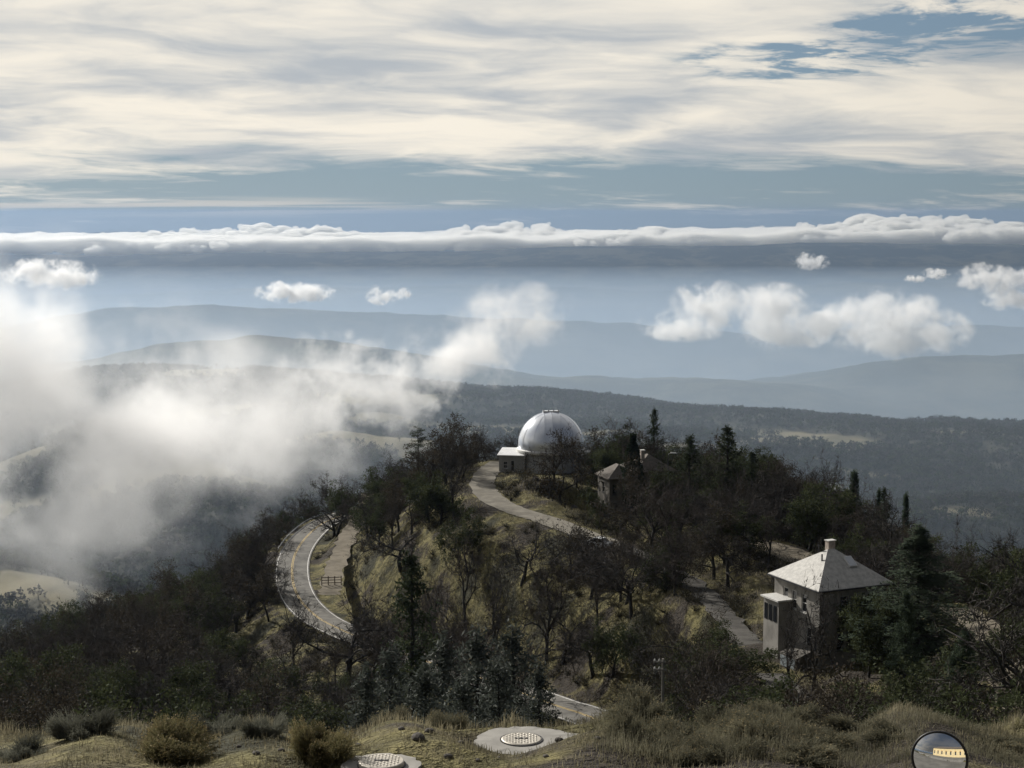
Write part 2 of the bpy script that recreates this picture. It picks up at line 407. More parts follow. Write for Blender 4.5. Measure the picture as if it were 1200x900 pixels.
def build_ground():
    r = list(np.geomspace(1.5, 15, 26)) + list(np.geomspace(15, 400, 470))[1:] + list(np.geomspace(400, 3200, 190))[1:] + list(np.geomspace(3200, 46000, 130))[1:]
    r = np.array(r)
    fine = np.radians(np.arange(-21, 21.001, 0.12)); side = np.radians(np.concatenate([np.arange(22, 60, 2.5), np.arange(60, 301, 8), np.arange(302.5, 339, 2.5)]))
    az = np.concatenate([fine, side])
    A, Rr = np.meshgrid(az, r)
    X, Y = Rr * np.sin(A), Rr * np.cos(A)
    Z = ground_z(X, Y)
    nr, nc = A.shape
    V = np.stack([X, Y, Z], -1).reshape(-1, 3); V = np.concatenate([V, [[0, 0, gz(0, 0.0)]]])
    i = np.arange(nr - 1)[:, None] * nc; j = np.arange(nc)[None]; jn = (j + 1) % nc
    Q = np.stack([i + j, i + jn, i + nc + jn, i + nc + j], -1).reshape(-1, 4)[:, ::-1]
    m = mesh_from('ground', V, Q, ground_mat(), True)
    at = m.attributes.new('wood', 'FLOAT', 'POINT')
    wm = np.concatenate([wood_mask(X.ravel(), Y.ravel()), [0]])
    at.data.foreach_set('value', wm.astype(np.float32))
    o = link('ground', m); o['kind'] = 'structure'
    return o

def ground_mat():
    m = bpy.data.materials.new('hillside'); m.use_nodes = True; t = NT(m.node_tree); b = t.n['Principled BSDF']
    g = t.new('ShaderNodeNewGeometry'); p = g.outputs['Position']
    wood = t.new('ShaderNodeAttribute', attribute_name='wood').outputs['Fac']
    n1 = t.noise(p, 0.09, 6, 0.62); n2 = t.noise(p, 0.9, 5, 0.65); n3 = t.noise(p, 0.012, 5, 0.6); n4 = t.noise(p, 6.0, 3, 0.6)
    grass = t.mix(t.ss(n2, 0.34, 0.66), (0.12, 0.107, 0.042), (0.32, 0.28, 0.12))
    grass = t.mix(t.ss(n1, 0.46, 0.62), grass, (0.040, 0.039, 0.022))
    soil = t.mix(t.ss(n4, 0.35, 0.65), (0.024, 0.020, 0.016), (0.062, 0.051, 0.039))
    near = t.mix(t.ss(n1, 0.43, 0.54, 1.0, 0.0), grass, soil)
    fgrass = t.mix(t.ss(n3, 0.35, 0.65), (0.12, 0.11, 0.068), (0.21, 0.185, 0.115))
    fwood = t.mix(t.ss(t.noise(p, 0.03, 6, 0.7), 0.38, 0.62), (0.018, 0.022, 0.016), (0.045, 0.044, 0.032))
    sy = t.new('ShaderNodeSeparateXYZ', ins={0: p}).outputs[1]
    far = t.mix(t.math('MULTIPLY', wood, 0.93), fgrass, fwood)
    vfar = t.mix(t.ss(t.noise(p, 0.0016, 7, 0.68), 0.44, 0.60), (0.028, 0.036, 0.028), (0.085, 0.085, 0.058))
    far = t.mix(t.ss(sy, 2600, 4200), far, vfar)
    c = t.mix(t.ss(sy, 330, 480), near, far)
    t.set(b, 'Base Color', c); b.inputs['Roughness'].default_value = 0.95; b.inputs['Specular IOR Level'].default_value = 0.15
    bp = t.new('ShaderNodeBump', ins={'Height': t.math('ADD', n2, t.math('MULTIPLY', n4, 0.3)), 'Strength': 1.0, 'Distance': 0.6}); t.l.new(bp.outputs[0], b.inputs['Normal'])
    return m
build_ground()
# ------------------------------------------------------------------ roads
ASPH = pbr('worn_asphalt', (0.18, 0.172, 0.155), 0.9, vary=0.22, scale=0.6, bump=0.2, spec=0.2)
DIRT = pbr('dusty_track', (0.20, 0.175, 0.135), 0.95, vary=0.25, scale=0.5, bump=0.3, spec=0.1)
WPAINT = pbr('road_paint_white', (0.62, 0.61, 0.58), 0.7, vary=0.25, scale=1.5)
YPAINT = pbr('road_paint_yellow', (0.50, 0.37, 0.15), 0.7, vary=0.25, scale=1.5)
def offs(poly, s):
    """points of poly moved s metres to its right side, in plan"""
    out = []
    for i, p in enumerate(poly):
        a = poly[min(i + 1, len(poly) - 1)] - poly[max(i - 1, 0)]; n = Vector((a.y, -a.x, 0)).normalized()
        out.append(p + n * s)
    return out
def strip(name, poly, s0, s1, dz, mat, parent=None, ragged=0.0, rows=1):
    vs, fs = [], []; m = rows + 1; rg = random.Random(len(poly))
    for i, p in enumerate(poly):
        a = poly[min(i + 1, len(poly) - 1)] - poly[max(i - 1, 0)]; n = Vector((a.y, -a.x, 0)).normalized()
        for k in range(m):
            s = s0 + (s1 - s0) * k / rows
            if ragged and k in (0, rows): s += rg.uniform(-ragged, ragged)
            vs.append(p + n * s + Vector((0, 0, dz)))
    for i in range(len(poly) - 1):
        for k in range(rows): a = i * m + k; fs.append((a, a + 1, a + m + 1, a + m))
    return link(name, mesh_from(name, vs, fs, mat), parent)
r = strip('road', ROAD_MAIN, -3.2, 3.2, 0.0, ASPH); tag(r, kind='structure')
strip('edge_line', ROAD_MAIN, -2.95, -2.80, 0.008, WPAINT, r); strip('edge_line', ROAD_MAIN, 2.80, 2.95, 0.008, WPAINT, r)
strip('centre_line', ROAD_MAIN, -0.19, -0.06, 0.008, YPAINT, r); strip('centre_line', ROAD_MAIN, 0.06, 0.19, 0.008, YPAINT, r)
r = strip('old_road', ROAD_OLD, -1.7, 1.7, 0.0, DIRT, ragged=0.5); tag(r, kind='structure')
r = strip('driveway', ROAD_DRIVE, -2.1, 2.1, 0.0, pbr('driveway_gravel', (0.19, 0.175, 0.145), 0.95, vary=0.22, scale=0.5, bump=0.25, spec=0.1), ragged=0.2); tag(r, kind='structure')
r = strip('lane', LANE, -1.55, 1.55, 0.0, pbr('shaded_lane', (0.085, 0.080, 0.072), 0.95, vary=0.35, scale=0.5, bump=0.25, spec=0.1), ragged=0.45); tag(r, kind='structure')  # lower drive; tree shade and leaf litter both go into this darker colour
r = strip('lower_driveway', ROAD_RIGHT, -2.0, 2.0, 0.0, DIRT, ragged=0.25); tag(r, kind='structure')
r = strip('yard', YARD, -2.6, 2.6, 0.0, DIRT, ragged=0.5); tag(r, kind='structure')

STEEL = pbr('galvanised_steel', (0.45, 0.46, 0.47), 0.45, metallic=0.7, vary=0.15, scale=2.0)
WOODP = pbr('weathered_wood', (0.16, 0.13, 0.10), 0.9, vary=0.3, scale=4.0, bump=0.2)
def guard_rail(a, b, side, label):
    poly = offs(ROAD_MAIN[a:b], side)
    root = empty('guard_rail', poly[0]); o = poly[0]
    tag(root, label, 'guard rail')
    prof = [(-0.03, 0.42), (0.03, 0.47), (-0.03, 0.57), (0.03, 0.67), (-0.03, 0.72)]
    vs, fs = [], []; m = len(prof)
    for i, p in enumerate(poly):
        t_ = poly[min(i + 1, len(poly) - 1)] - poly[max(i - 1, 0)]; n = Vector((t_.y, -t_.x, 0)).normalized()
        for q, h in prof: vs.append(p - o + n * q + Vector((0, 0, h)))
    for i in range(len(poly) - 1):
        for k in range(m - 1): q = i * m + k; fs.append((q, q + 1, q + m + 1, q + m))
    link('rail', mesh_from('rail', vs, fs, STEEL), root)
    pm = MB(); pm.box((-0.08, -0.08, -0.3), (0.08, 0.08, 0.75)); pm = mesh_from('post', pm.v, pm.f, WOODP)
    out = offs(ROAD_MAIN[a:b], side * 1.04)
    for p in out[::2]: link('post', pm, root, p - o)
guard_rail(8, 30, 3.55, 'steel guard rail on posts along the outer edge of the road bend')

def rail_gate(c, yaw, w, h, label):
    root = empty('wooden_gate', c, yaw); tag(root, label, 'gate')
    n = 4
    for i in range(n):
        x = -w / 2 + w * i / (n - 1); MB().box((x - 0.08, -0.08, -0.3), (x + 0.08, 0.08, h)).build('post', WOODP, root)
    for z in (0.4, 0.85, 1.3): MB().box((-w / 2, -0.13, z - 0.06), (w / 2, -0.083, z + 0.06)).build('rail', WOODP, root)
g = ROAD_OLD[-10]; rail_gate(Vector((g.x, g.y, g.z)), 0.15, 3.2, 1.5, 'weathered wooden rail gate closing off the old road')
g = ROAD_OLD[5]; rail_gate(Vector((g.x - 0.5, g.y, g.z)), -0.3, 2.6, 1.3, 'short rail barrier at the top of the old road')
# ------------------------------------------------------------------ buildings
GLASS = pbr('window_glass', (0.02, 0.022, 0.025), 0.08, vary=0.1, spec=0.7)
WHITE = pbr('white_trim', (0.62, 0.61, 0.58), 0.6, vary=0.1)
STUCCO = pbr('beige_stucco', (0.27, 0.255, 0.23), 0.9, vary=0.28, scale=0.55, bump=0.1)
STUCCO2 = pbr('taupe_stucco', (0.125, 0.115, 0.10), 0.9, vary=0.14, scale=0.8, bump=0.1)
TILE = pbr('roof_shingle', (0.42, 0.405, 0.37), 0.6, vary=0.2, scale=2.5, bump=0.2, spec=0.4)
TILE2 = pbr('brown_roof', (0.115, 0.098, 0.082), 0.85, vary=0.2, scale=2.5, bump=0.2)
BRICK = pbr('chimney_brick', (0.36, 0.31, 0.27), 0.9, vary=0.2, scale=5)
CONC = pbr('concrete', (0.33, 0.315, 0.285), 0.9, vary=0.16, scale=1.4, bump=0.15)
DOMEM = pbr('dome_paint', (0.84, 0.87, 0.92), 0.22, metallic=0.55, vary=0.05, scale=1.2, spec=0.6)
DARK = pbr('dark_metal', (0.035, 0.035, 0.04), 0.5, vary=0.1)

def wall_with_openings(name, mat, L, H, opens, parent, M, th=0.25):
    """wall in its local x-z plane (outer face y=0, facing -y) with real openings [(x0,x1,z0,z1)]; M places it"""
    xs = sorted({0, L, *[o[0] for o in opens], *[o[1] for o in opens]}); zs = sorted({0, H, *[o[2] for o in opens], *[o[3] for o in opens]})
    mb = MB(); idx = {}
    def v(x, y, z):
        k = (round(x, 4), round(y, 4), round(z, 4))
        if k not in idx: idx[k] = len(mb.v); mb.v.append(tuple(M @ Vector((x, y, z))))
        return idx[k]
    def solid(i, j):
        if i < 0 or j < 0 or i >= len(xs) - 1 or j >= len(zs) - 1: return False
        cx, cz = (xs[i] + xs[i + 1]) / 2, (zs[j] + zs[j + 1]) / 2
        return not any(o[0] < cx < o[1] and o[2] < cz < o[3] for o in opens)
    for i in range(len(xs) - 1):
        for j in range(len(zs) - 1):
            if not solid(i, j): continue
            x0, x1, z0, z1 = xs[i], xs[i + 1], zs[j], zs[j + 1]
            mb.f.append((v(x0, 0, z0), v(x1, 0, z0), v(x1, 0, z1), v(x0, 0, z1))); mb.f.append((v(x0, th, z1), v(x1, th, z1), v(x1, th, z0), v(x0, th, z0)))
            if not solid(i - 1, j): mb.f.append((v(x0, 0, z1), v(x0, th, z1), v(x0, th, z0), v(x0, 0, z0)))
            if not solid(i + 1, j): mb.f.append((v(x1, 0, z0), v(x1, th, z0), v(x1, th, z1), v(x1, 0, z1)))
            if not solid(i, j - 1): mb.f.append((v(x0, 0, z0), v(x0, th, z0), v(x1, th, z0), v(x1, 0, z0)))
            if not solid(i, j + 1): mb.f.append((v(x1, 0, z1), v(x1, th, z1), v(x0, th, z1), v(x0, 0, z1)))
    return mb.build(name, mat, parent)
def window(parent, M, o, frame=WHITE, sill=True, mull=True):
    x0, x1, z0, z1 = o
    w = MB().box((x0 + 0.002, 0.12, z0 + 0.002), (x1 - 0.002, 0.16, z1 - 0.002), M).build('window', GLASS, parent)
    f = MB(); t = 0.07
    f.box((x0 + .002, 0.06, z0 + .002), (x0 + t, 0.118, z1 - .002), M); f.box((x1 - t, 0.06, z0 + .002), (x1 - .002, 0.118, z1 - .002), M)
    f.box((x0 + t, 0.06, z0 + .002), (x1 - t, 0.118, z0 + t), M); f.box((x0 + t, 0.06, z1 - t), (x1 - t, 0.118, z1 - .002), M)
    if mull: f.box((x0 + t, 0.07, (z0 + z1) / 2 - 0.03), (x1 - t, 0.117, (z0 + z1) / 2 + 0.03), M)
    f.build('frame', frame, w)
    if sill: MB().box((x0 - 0.08, -0.09, z0 - 0.09), (x1 + 0.08, -0.003, z0 - 0.003), M).build('sill', frame, w)
def face_M(origin, ang):
    """wall frame: x along direction ang (in plan), outside on its right-hand side"""
    return Matrix.Translation(origin) @ Matrix.Rotation(ang, 4, 'Z')
def hip_roof(parent, x0, x1, y0, y1, z, h, ov, mat, ridge, name='roof'):
    cx, cy = (x0 + x1) / 2, (y0 + y1) / 2
    a, b, c, d = (x0 - ov, y0 - ov, z), (x1 + ov, y0 - ov, z), (x1 + ov, y1 + ov, z), (x0 - ov, y1 + ov, z)
    if x1 - x0 >= y1 - y0: r0, r1 = (cx - ridge / 2, cy, z + h), (cx + ridge / 2, cy, z + h); fs = [(0, 1, 5, 4), (1, 2, 5), (2, 3, 4, 5), (3, 0, 4)]
    else: r0, r1 = (cx, cy - ridge / 2, z + h), (cx, cy + ridge / 2, z + h); fs = [(0, 1, 4), (1, 2, 5, 4), (2, 3, 5), (3, 0, 4, 5)]
    vs = [a, b, c, d, r0, r1] + [(p[0], p[1], z - 0.14) for p in (a, b, c, d)]
    fs += [(0, 6, 7, 1), (1, 7, 8, 2), (2, 8, 9, 3), (3, 9, 6, 0), (9, 8, 7, 6)]
    return link(name, mesh_from(name, vs, fs, mat), parent)

def observatory():
    root = empty('domed_observatory', DOME_C); tag(root, 'round observatory with shiny silver dome on top of the knoll', 'observatory')
    R = 5.85; zr = 3.5
    MB().lathe([(5.35, -1.2), (5.35, zr - 0.02)], 64).build('drum_wall', pbr('pale_drum', (0.42, 0.42, 0.41), 0.8, vary=0.1), root, True)
    MB().lathe([(5.2, zr - 0.30), (6.02, zr - 0.30), (6.10, zr - 0.1), (6.10, zr + 0.15), (5.9, zr + 0.3), (5.2, zr + 0.3)], 64).build('base_ring', WHITE, root)
    prof = [(R, zr + 0.302), (R, zr + 0.8)] + [(R * math.cos(a), zr + 0.8 + R * math.sin(a)) for a in np.linspace(0.03, math.pi / 2 - 0.001, 26)]
    sh = MB().lathe(prof, 72).build('dome_shell', DOMEM, root, True)
    # shutter: two curved leaves over the slit and the rails beside it
    yaw = math.radians(-90 + 3)
    def band(a0, a1, w0, w1, r, name, mat, par):
        vs, fs = [], []; n = 20
        for i in range(n + 1):
            t = a0 + (a1 - a0) * i / n
            for w in (w0, w1):
                rr = math.sqrt(max(r * r - w * w, 0))
                q = Vector((rr * math.cos(t), w, zr + 0.8 + rr * math.sin(t)))
                vs += [q, q * 1.0 - Vector((math.cos(t), 0, math.sin(t))) * 0.12]
        for i in range(n):
            b = i * 4
            fs += [(b, b + 2, b + 6, b + 4), (b + 1, b + 5, b + 7, b + 3), (b, b + 4, b + 5, b + 1), (b + 2, b + 3, b + 7, b + 6)]
        fs += [(0, 1, 3, 2), (n * 4, n * 4 + 2, n * 4 + 3, n * 4 + 1)]
        o = link(name, mesh_from(name, vs, fs, mat, False), par, None, yaw); return o
    for s in (-1, 1):
        band(0.12, 1.72, min(0.04 * s, 1.35 * s), max(0.04 * s, 1.35 * s), R + 0.13, 'shutter', DOMEM, root)
        band(0.10, 1.80, 1.42 * s - 0.06, 1.42 * s + 0.06, R + 0.2, 'shutter_rail', DOMEM, root)
    top = zr + 0.8 + R
    M = Matrix.Rotation(yaw, 4, 'Z')
    hb = MB().box((-0.5, -1.45, top - 0.12), (0.75, 1.45, top + 0.22), M).build('top_hatch', DOMEM, root)
    for s in (-1.3, -0.45, 0.45, 1.3): MB().tube([M @ Vector((0.6, s, top + 0.2)), M @ Vector((0.6, s, top + 0.42))], 0.09, 8).build('vent', DARK, hb)
    for k in range(14):
        a = 2 * math.pi * k / 14 + 0.1
        pts = [(math.cos(a) * (R + 0.012) * math.cos(t), math.sin(a) * (R + 0.012) * math.cos(t), zr + 0.8 + (R + 0.012) * math.sin(t)) for t in np.linspace(0.0, 1.3, 14)]
        MB().tube(pts, 0.03, 4).build('seam', DOMEM, root)
    pf = MB(); pf.box((5.4, -0.9, zr - 0.35), (7.0, 0.9, zr - 0.2)); pl = pf.build('platform', WHITE, root, rz=math.radians(-12))
    rl = MB()
    for a, b in (((5.5, -0.88), (6.95, -0.88)), ((6.95, -0.88), (6.95, 0.88)), ((6.95, 0.88), (5.5, 0.88))):
        rl.tube([(*a, zr + 0.7), (*b, zr + 0.7)], 0.04, 6); rl.tube([(*a, zr - 0.2), (*a, zr + 0.7)], 0.04, 6)
    rl.build('railing', WHITE, pl)
    # flat-roofed annex
    A = Vector((-9.2, -3.0, -0.6)); ang = math.radians(-9); W, Dp, H = 4.6, 5.2, 3.35
    rx = Matrix.Rotation(ang, 4, 'Z')
    an = empty('annex', DOME_C); an.parent = root; an.location = (0, 0, 0)
    M0 = face_M(A, ang); o1 = [(0.75, 1.55, 1.15, 2.35), (2.1, 2.75, 0.62, 2.55)]
    wl = wall_with_openings('annex_wall', pbr('cream_board', (0.40, 0.39, 0.36), 0.85, vary=0.1), W, H, o1, an, M0)
    c1 = A + rx @ Vector((W, 0, 0)); c2 = A + rx @ Vector((W, Dp, 0)); c3 = A + rx @ Vector((0, Dp, 0))
    e = 0.26
    wall_with_openings('annex_wall', MATS['cream_board'], Dp - 2 * e, H, [], an, face_M(c1 + rx @ Vector((0, e, 0)), ang + math.pi / 2))
    wall_with_openings('annex_wall', MATS['cream_board'], W, H, [], an, face_M(c2, ang + math.pi))
    o4 = [(1.6, 2.5, 1.1, 2.4)]
    wall_with_openings('annex_wall', MATS['cream_board'], Dp - 2 * e, H, o4, an, face_M(c3 + rx @ Vector((0, -e, 0)), ang - math.pi / 2))
    window(an, M0, o1[0]); window(an, M0, o1[1], sill=False); window(an, face_M(c3 + rx @ Vector((0, -e, 0)), ang - math.pi / 2), o4[0])
    rf = MB(); Mr = Matrix.Translation(A) @ rx
    vs = [(-0.3, -0.35, H + 0.02), (W + 0.2, -0.35, H + 0.02), (W + 0.2, Dp + 0.3, H + 0.55), (-0.3, Dp + 0.3, H + 0.55)]
    vs = vs + [(a, b, c + 0.16) for a, b, c in vs]
    rf.add([Mr @ Vector(v) for v in vs], [(3, 2, 1, 0), (4, 5, 6, 7), (0, 1, 5, 4), (1, 2, 6, 5), (2, 3, 7, 6), (3, 0, 4, 7)])
    rf.build('roof', pbr('white_metal_roof', (0.78, 0.78, 0.77), 0.35, vary=0.06, scale=1.0, spec=0.5), an)
observatory()

def house():
    C = P(959, 783, 143.0); rz = math.atan2(0.41, 0.913)
    root = empty('beige_house', C, rz); tag(root, 'two storey beige house with pale hip roof and chimney among trees', 'house')
    W, Dp, H = 7.4, 7.3, 7.05
    M = Matrix.Identity(4)
    front = [(2.2, 3.2, 4.5, 6.4), (5.2, 6.2, 4.5, 6.4), (1.95, 2.75, 1.4, 3.5), (3.0, 3.8, 1.4, 3.5), (5.6, 6.5, 1.5, 3.4)]
    wall_with_openings('wall', STUCCO, W, H, front, root, face_M((0, 0, 0), 0))
    for o in front: window(root, face_M((0, 0, 0), 0), o, DARK if o[2] < 2 else WHITE)
    e = 0.255
    left = [(1.2, 2.0, 4.6, 6.3), (2.6, 3.4, 4.6, 6.3), (4.2, 5.0, 4.6, 6.3), (5.0, 5.8, 1.5, 3.4)]
    ML = face_M((0, Dp - e, 0), -math.pi / 2)
    wall_with_openings('wall', STUCCO, Dp - 2 * e, H, left, root, ML)
    for o in left: window(root, ML, o, WHITE)
    wall_with_openings('wall', STUCCO, W, H, [], root, face_M((W, Dp, 0), math.pi))
    wall_with_openings('wall', STUCCO, Dp - 2 * e, H, [(2.5, 3.5, 4.5, 6.4)], root, face_M((W, e, 0), math.pi / 2))
    MB().box((-0.06, -0.06, -1.6), (W + 0.06, Dp + 0.06, -0.004)).build('foundation', CONC, root)
    rf = hip_roof(root, 0, W, 0, Dp, H + 0.145, 2.75, 0.45, TILE, 0.7)
    ch = MB(); ch.box((3.75, 4.1, H + 1.9), (4.5, 4.65, H + 3.5)); c_ = ch.build('chimney', BRICK, rf)
    MB().box((3.68, 4.03, H + 3.502), (4.57, 4.72, H + 3.58)).build('cap', WHITE, c_)
    # skylight lying in the front slope
    s = 2.75 / (Dp / 2 + 0.45); ny = Vector((0, -s, 1)).normalized()
    up = Vector((0, 1, s)).normalized(); px_ = Vector((1, 0, 0)); o = Vector((4.3, 1.55, H + 0.145 + (1.55 + 0.45) * s)) + ny * 0.02
    def slab(a, b, u0, u1, t0, t1): return [o + px_ * x + up * y + ny * z for z in (t0, t1) for x, y in ((a, u0), (b, u0), (b, u1), (a, u1))]
    sk = MB(); sk.add(slab(0, 0.85, 0, 1.3, 0, 0.14), [(3, 2, 1, 0), (4, 5, 6, 7), (0, 1, 5, 4), (1, 2, 6, 5), (2, 3, 7, 6), (3, 0, 4, 7)]); k_ = sk.build('skylight', WHITE, rf)
    sk = MB(); sk.add(slab(0.07, 0.78, 0.07, 1.23, 0.143, 0.16), [(3, 2, 1, 0), (4, 5, 6, 7), (0, 1, 5, 4), (1, 2, 6, 5), (2, 3, 7, 6), (3, 0, 4, 7)]); sk.build('pane', pbr('skylight_pane', (0.5, 0.52, 0.54), 0.12, vary=0.05, spec=0.8), k_)
    sl = 2.75 / ((W - 0.7) / 2 + 0.45)
    for yv, xv in ((2.9, 2.2), (4.4, 2.9)):
        MB().tube([(xv, yv, H + 0.1 + (xv + .45) * sl), (xv, yv, H + 0.75 + (xv + .45) * sl)], 0.07, 8).build('vent_pipe', DARK, rf)
    for a_, b_ in (((-0.52, -0.55), (W + 0.5, -0.46)), ((-0.55, -0.45), (-0.46, Dp + 0.5))): MB().box((a_[0], a_[1], H + 0.0), (b_[0], b_[1], H + 0.11)).build('gutter', DARK, rf)
    for x_, y_ in ((0.25, -0.08), (W - 0.3, -0.08)): MB().tube([(x_, y_, -0.6), (x_, y_, H - 0.35), (x_, y_ - 0.4, H + 0.0)], 0.045, 6).build('downpipe', DARK, root)
    # side bay with a flat white roof, and the low cellar entry
    bay = MB().box((-1.5, 4.3, -1.2), (-0.004, 6.8, 5.3)).build('side_bay', STUCCO, root)
    MB().box((-1.75, 4.1, 5.303), (-0.003, 7.0, 5.45)).build('bay_roof', WHITE, bay)
    for y in (4.6, 5.35, 6.1): MB().box((-1.545, y, 3.3), (-1.503, y + 0.5, 4.8)).build('pane', GLASS, bay)
    en = MB().add([(-2.2, 0.3, -1.3), (-0.004, 0.3, -1.3), (-0.004, 2.95, -1.3), (-2.2, 2.95, -1.3), (-2.2, 0.3, 1.0), (-0.004, 0.3, 1.7), (-0.004, 2.95, 1.7), (-2.2, 2.95, 1.0)],
                  [(3, 2, 1, 0), (4, 5, 6, 7), (0, 1, 5, 4), (1, 2, 6, 5), (2, 3, 7, 6), (3, 0, 4, 7)]).build('cellar_entry', STUCCO2, root)
    MB().box((-2.24, 0.5, -1.0), (-2.203, 2.75, 0.85)).build('panel', pbr('blue_grey_panel', (0.30, 0.34, 0.36), 0.6, vary=0.1), en)
house()

def hall():
    root = empty('brown_roofed_house', P(714, 611, 251), math.radians(16)); tag(root, 'taupe house with brown hip roofs half hidden behind the columnar cypress', 'house')
    def block(x0, x1, y0, y1, H, h, ridge, opens, sideo, tint):
        e = 0.255
        wall_with_openings('wall', tint, x1 - x0, H, opens, root, face_M((x0, y0, 0), 0))
        for o in opens: window(root, face_M((x0, y0, 0), 0), o, DARK)
        ML = face_M((x0, y1 - e, 0), -math.pi / 2)
        wall_with_openings('wall', tint, y1 - y0 - 2 * e, H, sideo, root, ML)
        for o in sideo: window(root, ML, o, DARK)
        wall_with_openings('wall', tint, x1 - x0, H, [], root, face_M((x1, y1, 0), math.pi))
        wall_with_openings('wall', tint, y1 - y0 - 2 * e, H, [], root, face_M((x1, y0 + e, 0), math.pi / 2))
        hip_roof(root, x0, x1, y0, y1, H + 0.145, h, 0.4, TILE2, ridge)
        MB().box((x0 - 0.05, y0 - 0.05, -1.5), (x1 + 0.05, y1 + 0.05, -0.003)).build('foundation', CONC, root)
    block(0, 4.6, 0, 5.6, 6.6, 1.9, 1.2, [(0.5, 1.25, 4.2, 5.8), (0.6, 1.35, 1.2, 2.9), (2.3, 3.0, 1.0, 2.6)], [(2.0, 2.8, 4.2, 5.8), (2.0, 2.8, 1.2, 2.9)], STUCCO2)
    block(5.6, 12.0, 3.0, 10.0, 7.0, 2.3, 0.6, [(1.0, 1.8, 4.2, 5.9), (2.8, 3.6, 4.2, 5.9), (4.6, 5.4, 4.2, 5.9), (1.0, 1.8, 1.2, 3.0), (4.6, 5.4, 1.2, 3.0)], [], STUCCO2)
    MB().box((4.603, 1.5, -1.5), (5.597, 5.0, 5.0)).build('link_passage', STUCCO2, root)
    ch = MB().box((7.2, 5.2, 7.6), (7.8, 5.8, 10.2)).build('chimney', BRICK, root); MB().box((7.13, 5.13, 10.203), (7.87, 5.87, 10.28)).build('cap', WHITE, ch)
hall()

def main_building():
    """long observatory hall on the summit, behind the viewpoint; its yard lies at its feet"""
    root = empty('observatory_hall', (0, -15, -9.0)); tag(root, 'long cream hall with arched windows and brown roof, seen in the round mirror', 'building')
    L, H = 56, 9.0; ops = [(3 + i * 5.0, 4.6 + i * 5.0, 2.4, 6.0) for i in range(11)]
    M = face_M((L / 2 + 6, 0, 0), math.pi)
    cream = pbr('cream_render', (0.62, 0.50, 0.28), 0.85, vary=0.1, scale=0.4)
    wall_with_openings('wall', cream, L, H, ops, root, M)
    for o in ops: window(root, M, o, WHITE)
    for i in range(11):
        x = L / 2 + 6 - (3.8 + i * 5.0); vs = [(x + 0.95 * math.cos(a), 0.03, 6.05 + 0.95 * math.sin(a)) for a in np.linspace(0, math.pi, 13)] + [(x + 0.95 * math.cos(a), 0.12, 6.05 + 0.95 * math.sin(a)) for a in np.linspace(0, math.pi, 13)]
        fs = [tuple(range(13)), tuple(range(25, 12, -1))] + [(k, k + 13, k + 14, k + 1) for k in range(12)] + [(0, 12, 25, 13)]
        MB().add(vs, fs).build('arch_head', pbr('ochre_trim', (0.55, 0.33, 0.12), 0.8), root)
    MB().box((-22, -14, 0), (34, -0.26, H - 0.004)).build('wall', cream, root)
    MB().add([(-22.6, 0.6, H), (34.6, 0.6, H), (34.6, -14.6, H), (-22.6, -14.6, H), (-18, -7, H + 4), (30, -7, H + 4)], [(0, 4, 5, 1), (1, 5, 2), (2, 5, 4, 3), (3, 4, 0), (0, 1, 2, 3)]).build('roof', TILE2, root)
    xs = np.linspace(-30, 38, 60); ys = np.linspace(-14.7, 25.0, 50); X, Y = np.meshgrid(xs, ys); Z = ground_z(X, Y) + 0.06
    V = np.stack([X, Y, Z], -1).reshape(-1, 3); i = np.arange(49)[:, None] * 60; j = np.arange(59)[None]
    y_ = link('service_yard', mesh_from('service_yard', V, np.stack([i + j, i + j + 1, i + 60 + j + 1, i + 60 + j], -1).reshape(-1, 4), ASPH)); y_['kind'] = 'structure'
main_building()

# ------------------------------------------------------------------ small things
def round_mirror():
    c = P(1101, 889, 20.0); g = gz(c.x, c.y)
    root = empty('traffic_mirror', (c.x, c.y, g)); tag(root, 'round convex traffic mirror with black rim on a post by the bushes', 'mirror')
    h = c.z - g; nrm = Vector((-0.36, -0.90, 0.07)).normalized(); q = nrm.to_track_quat('Z', 'Y').to_matrix().to_4x4()
    M = Matrix.Translation((0, 0, h)) @ q
    R, rc = 0.335, 0.85
    def lath(prof, n=48):
        mb = MB(); mb.lathe(prof, n); mb.v = [tuple(M @ Vector(v)) for v in mb.v]; return mb
    z0 = math.sqrt(rc * rc - R * R)
    prof = [(rc * math.sin(a), rc * math.cos(a) - z0) for a in np.linspace(0.0, math.asin(R / rc), 22)][::-1]
    chrome = bpy.data.materials.new('mirror_face'); chrome.use_nodes = True; b = chrome.node_tree.nodes['Principled BSDF']
    b.inputs['Base Color'].default_value = (0.86, 0.87, 0.88, 1); b.inputs['Metallic'].default_value = 1; b.inputs['Roughness'].default_value = 0.02
    lath(prof).build('mirror_face', chrome, root, True)
    lath([(R - 0.004, 0.012), (R + 0.012, 0.02), (R + 0.022, 0.0), (R + 0.012, -0.05), (R * 0.5, -0.10), (0.002, -0.11)]).build('rim', pbr('black_rubber', (0.015, 0.015, 0.016), 0.5), root, True)
    back = -nrm * 0.14
    MB().tube([(back.x, back.y, h - 0.0), (back.x, back.y, -0.3)], 0.038, 12).build('post', STEEL, root)
    MB().tube([Vector((0, 0, h)) - nrm * 0.09, Vector((back.x, back.y, h))], 0.03, 8).build('bracket', STEEL, root)
round_mirror()

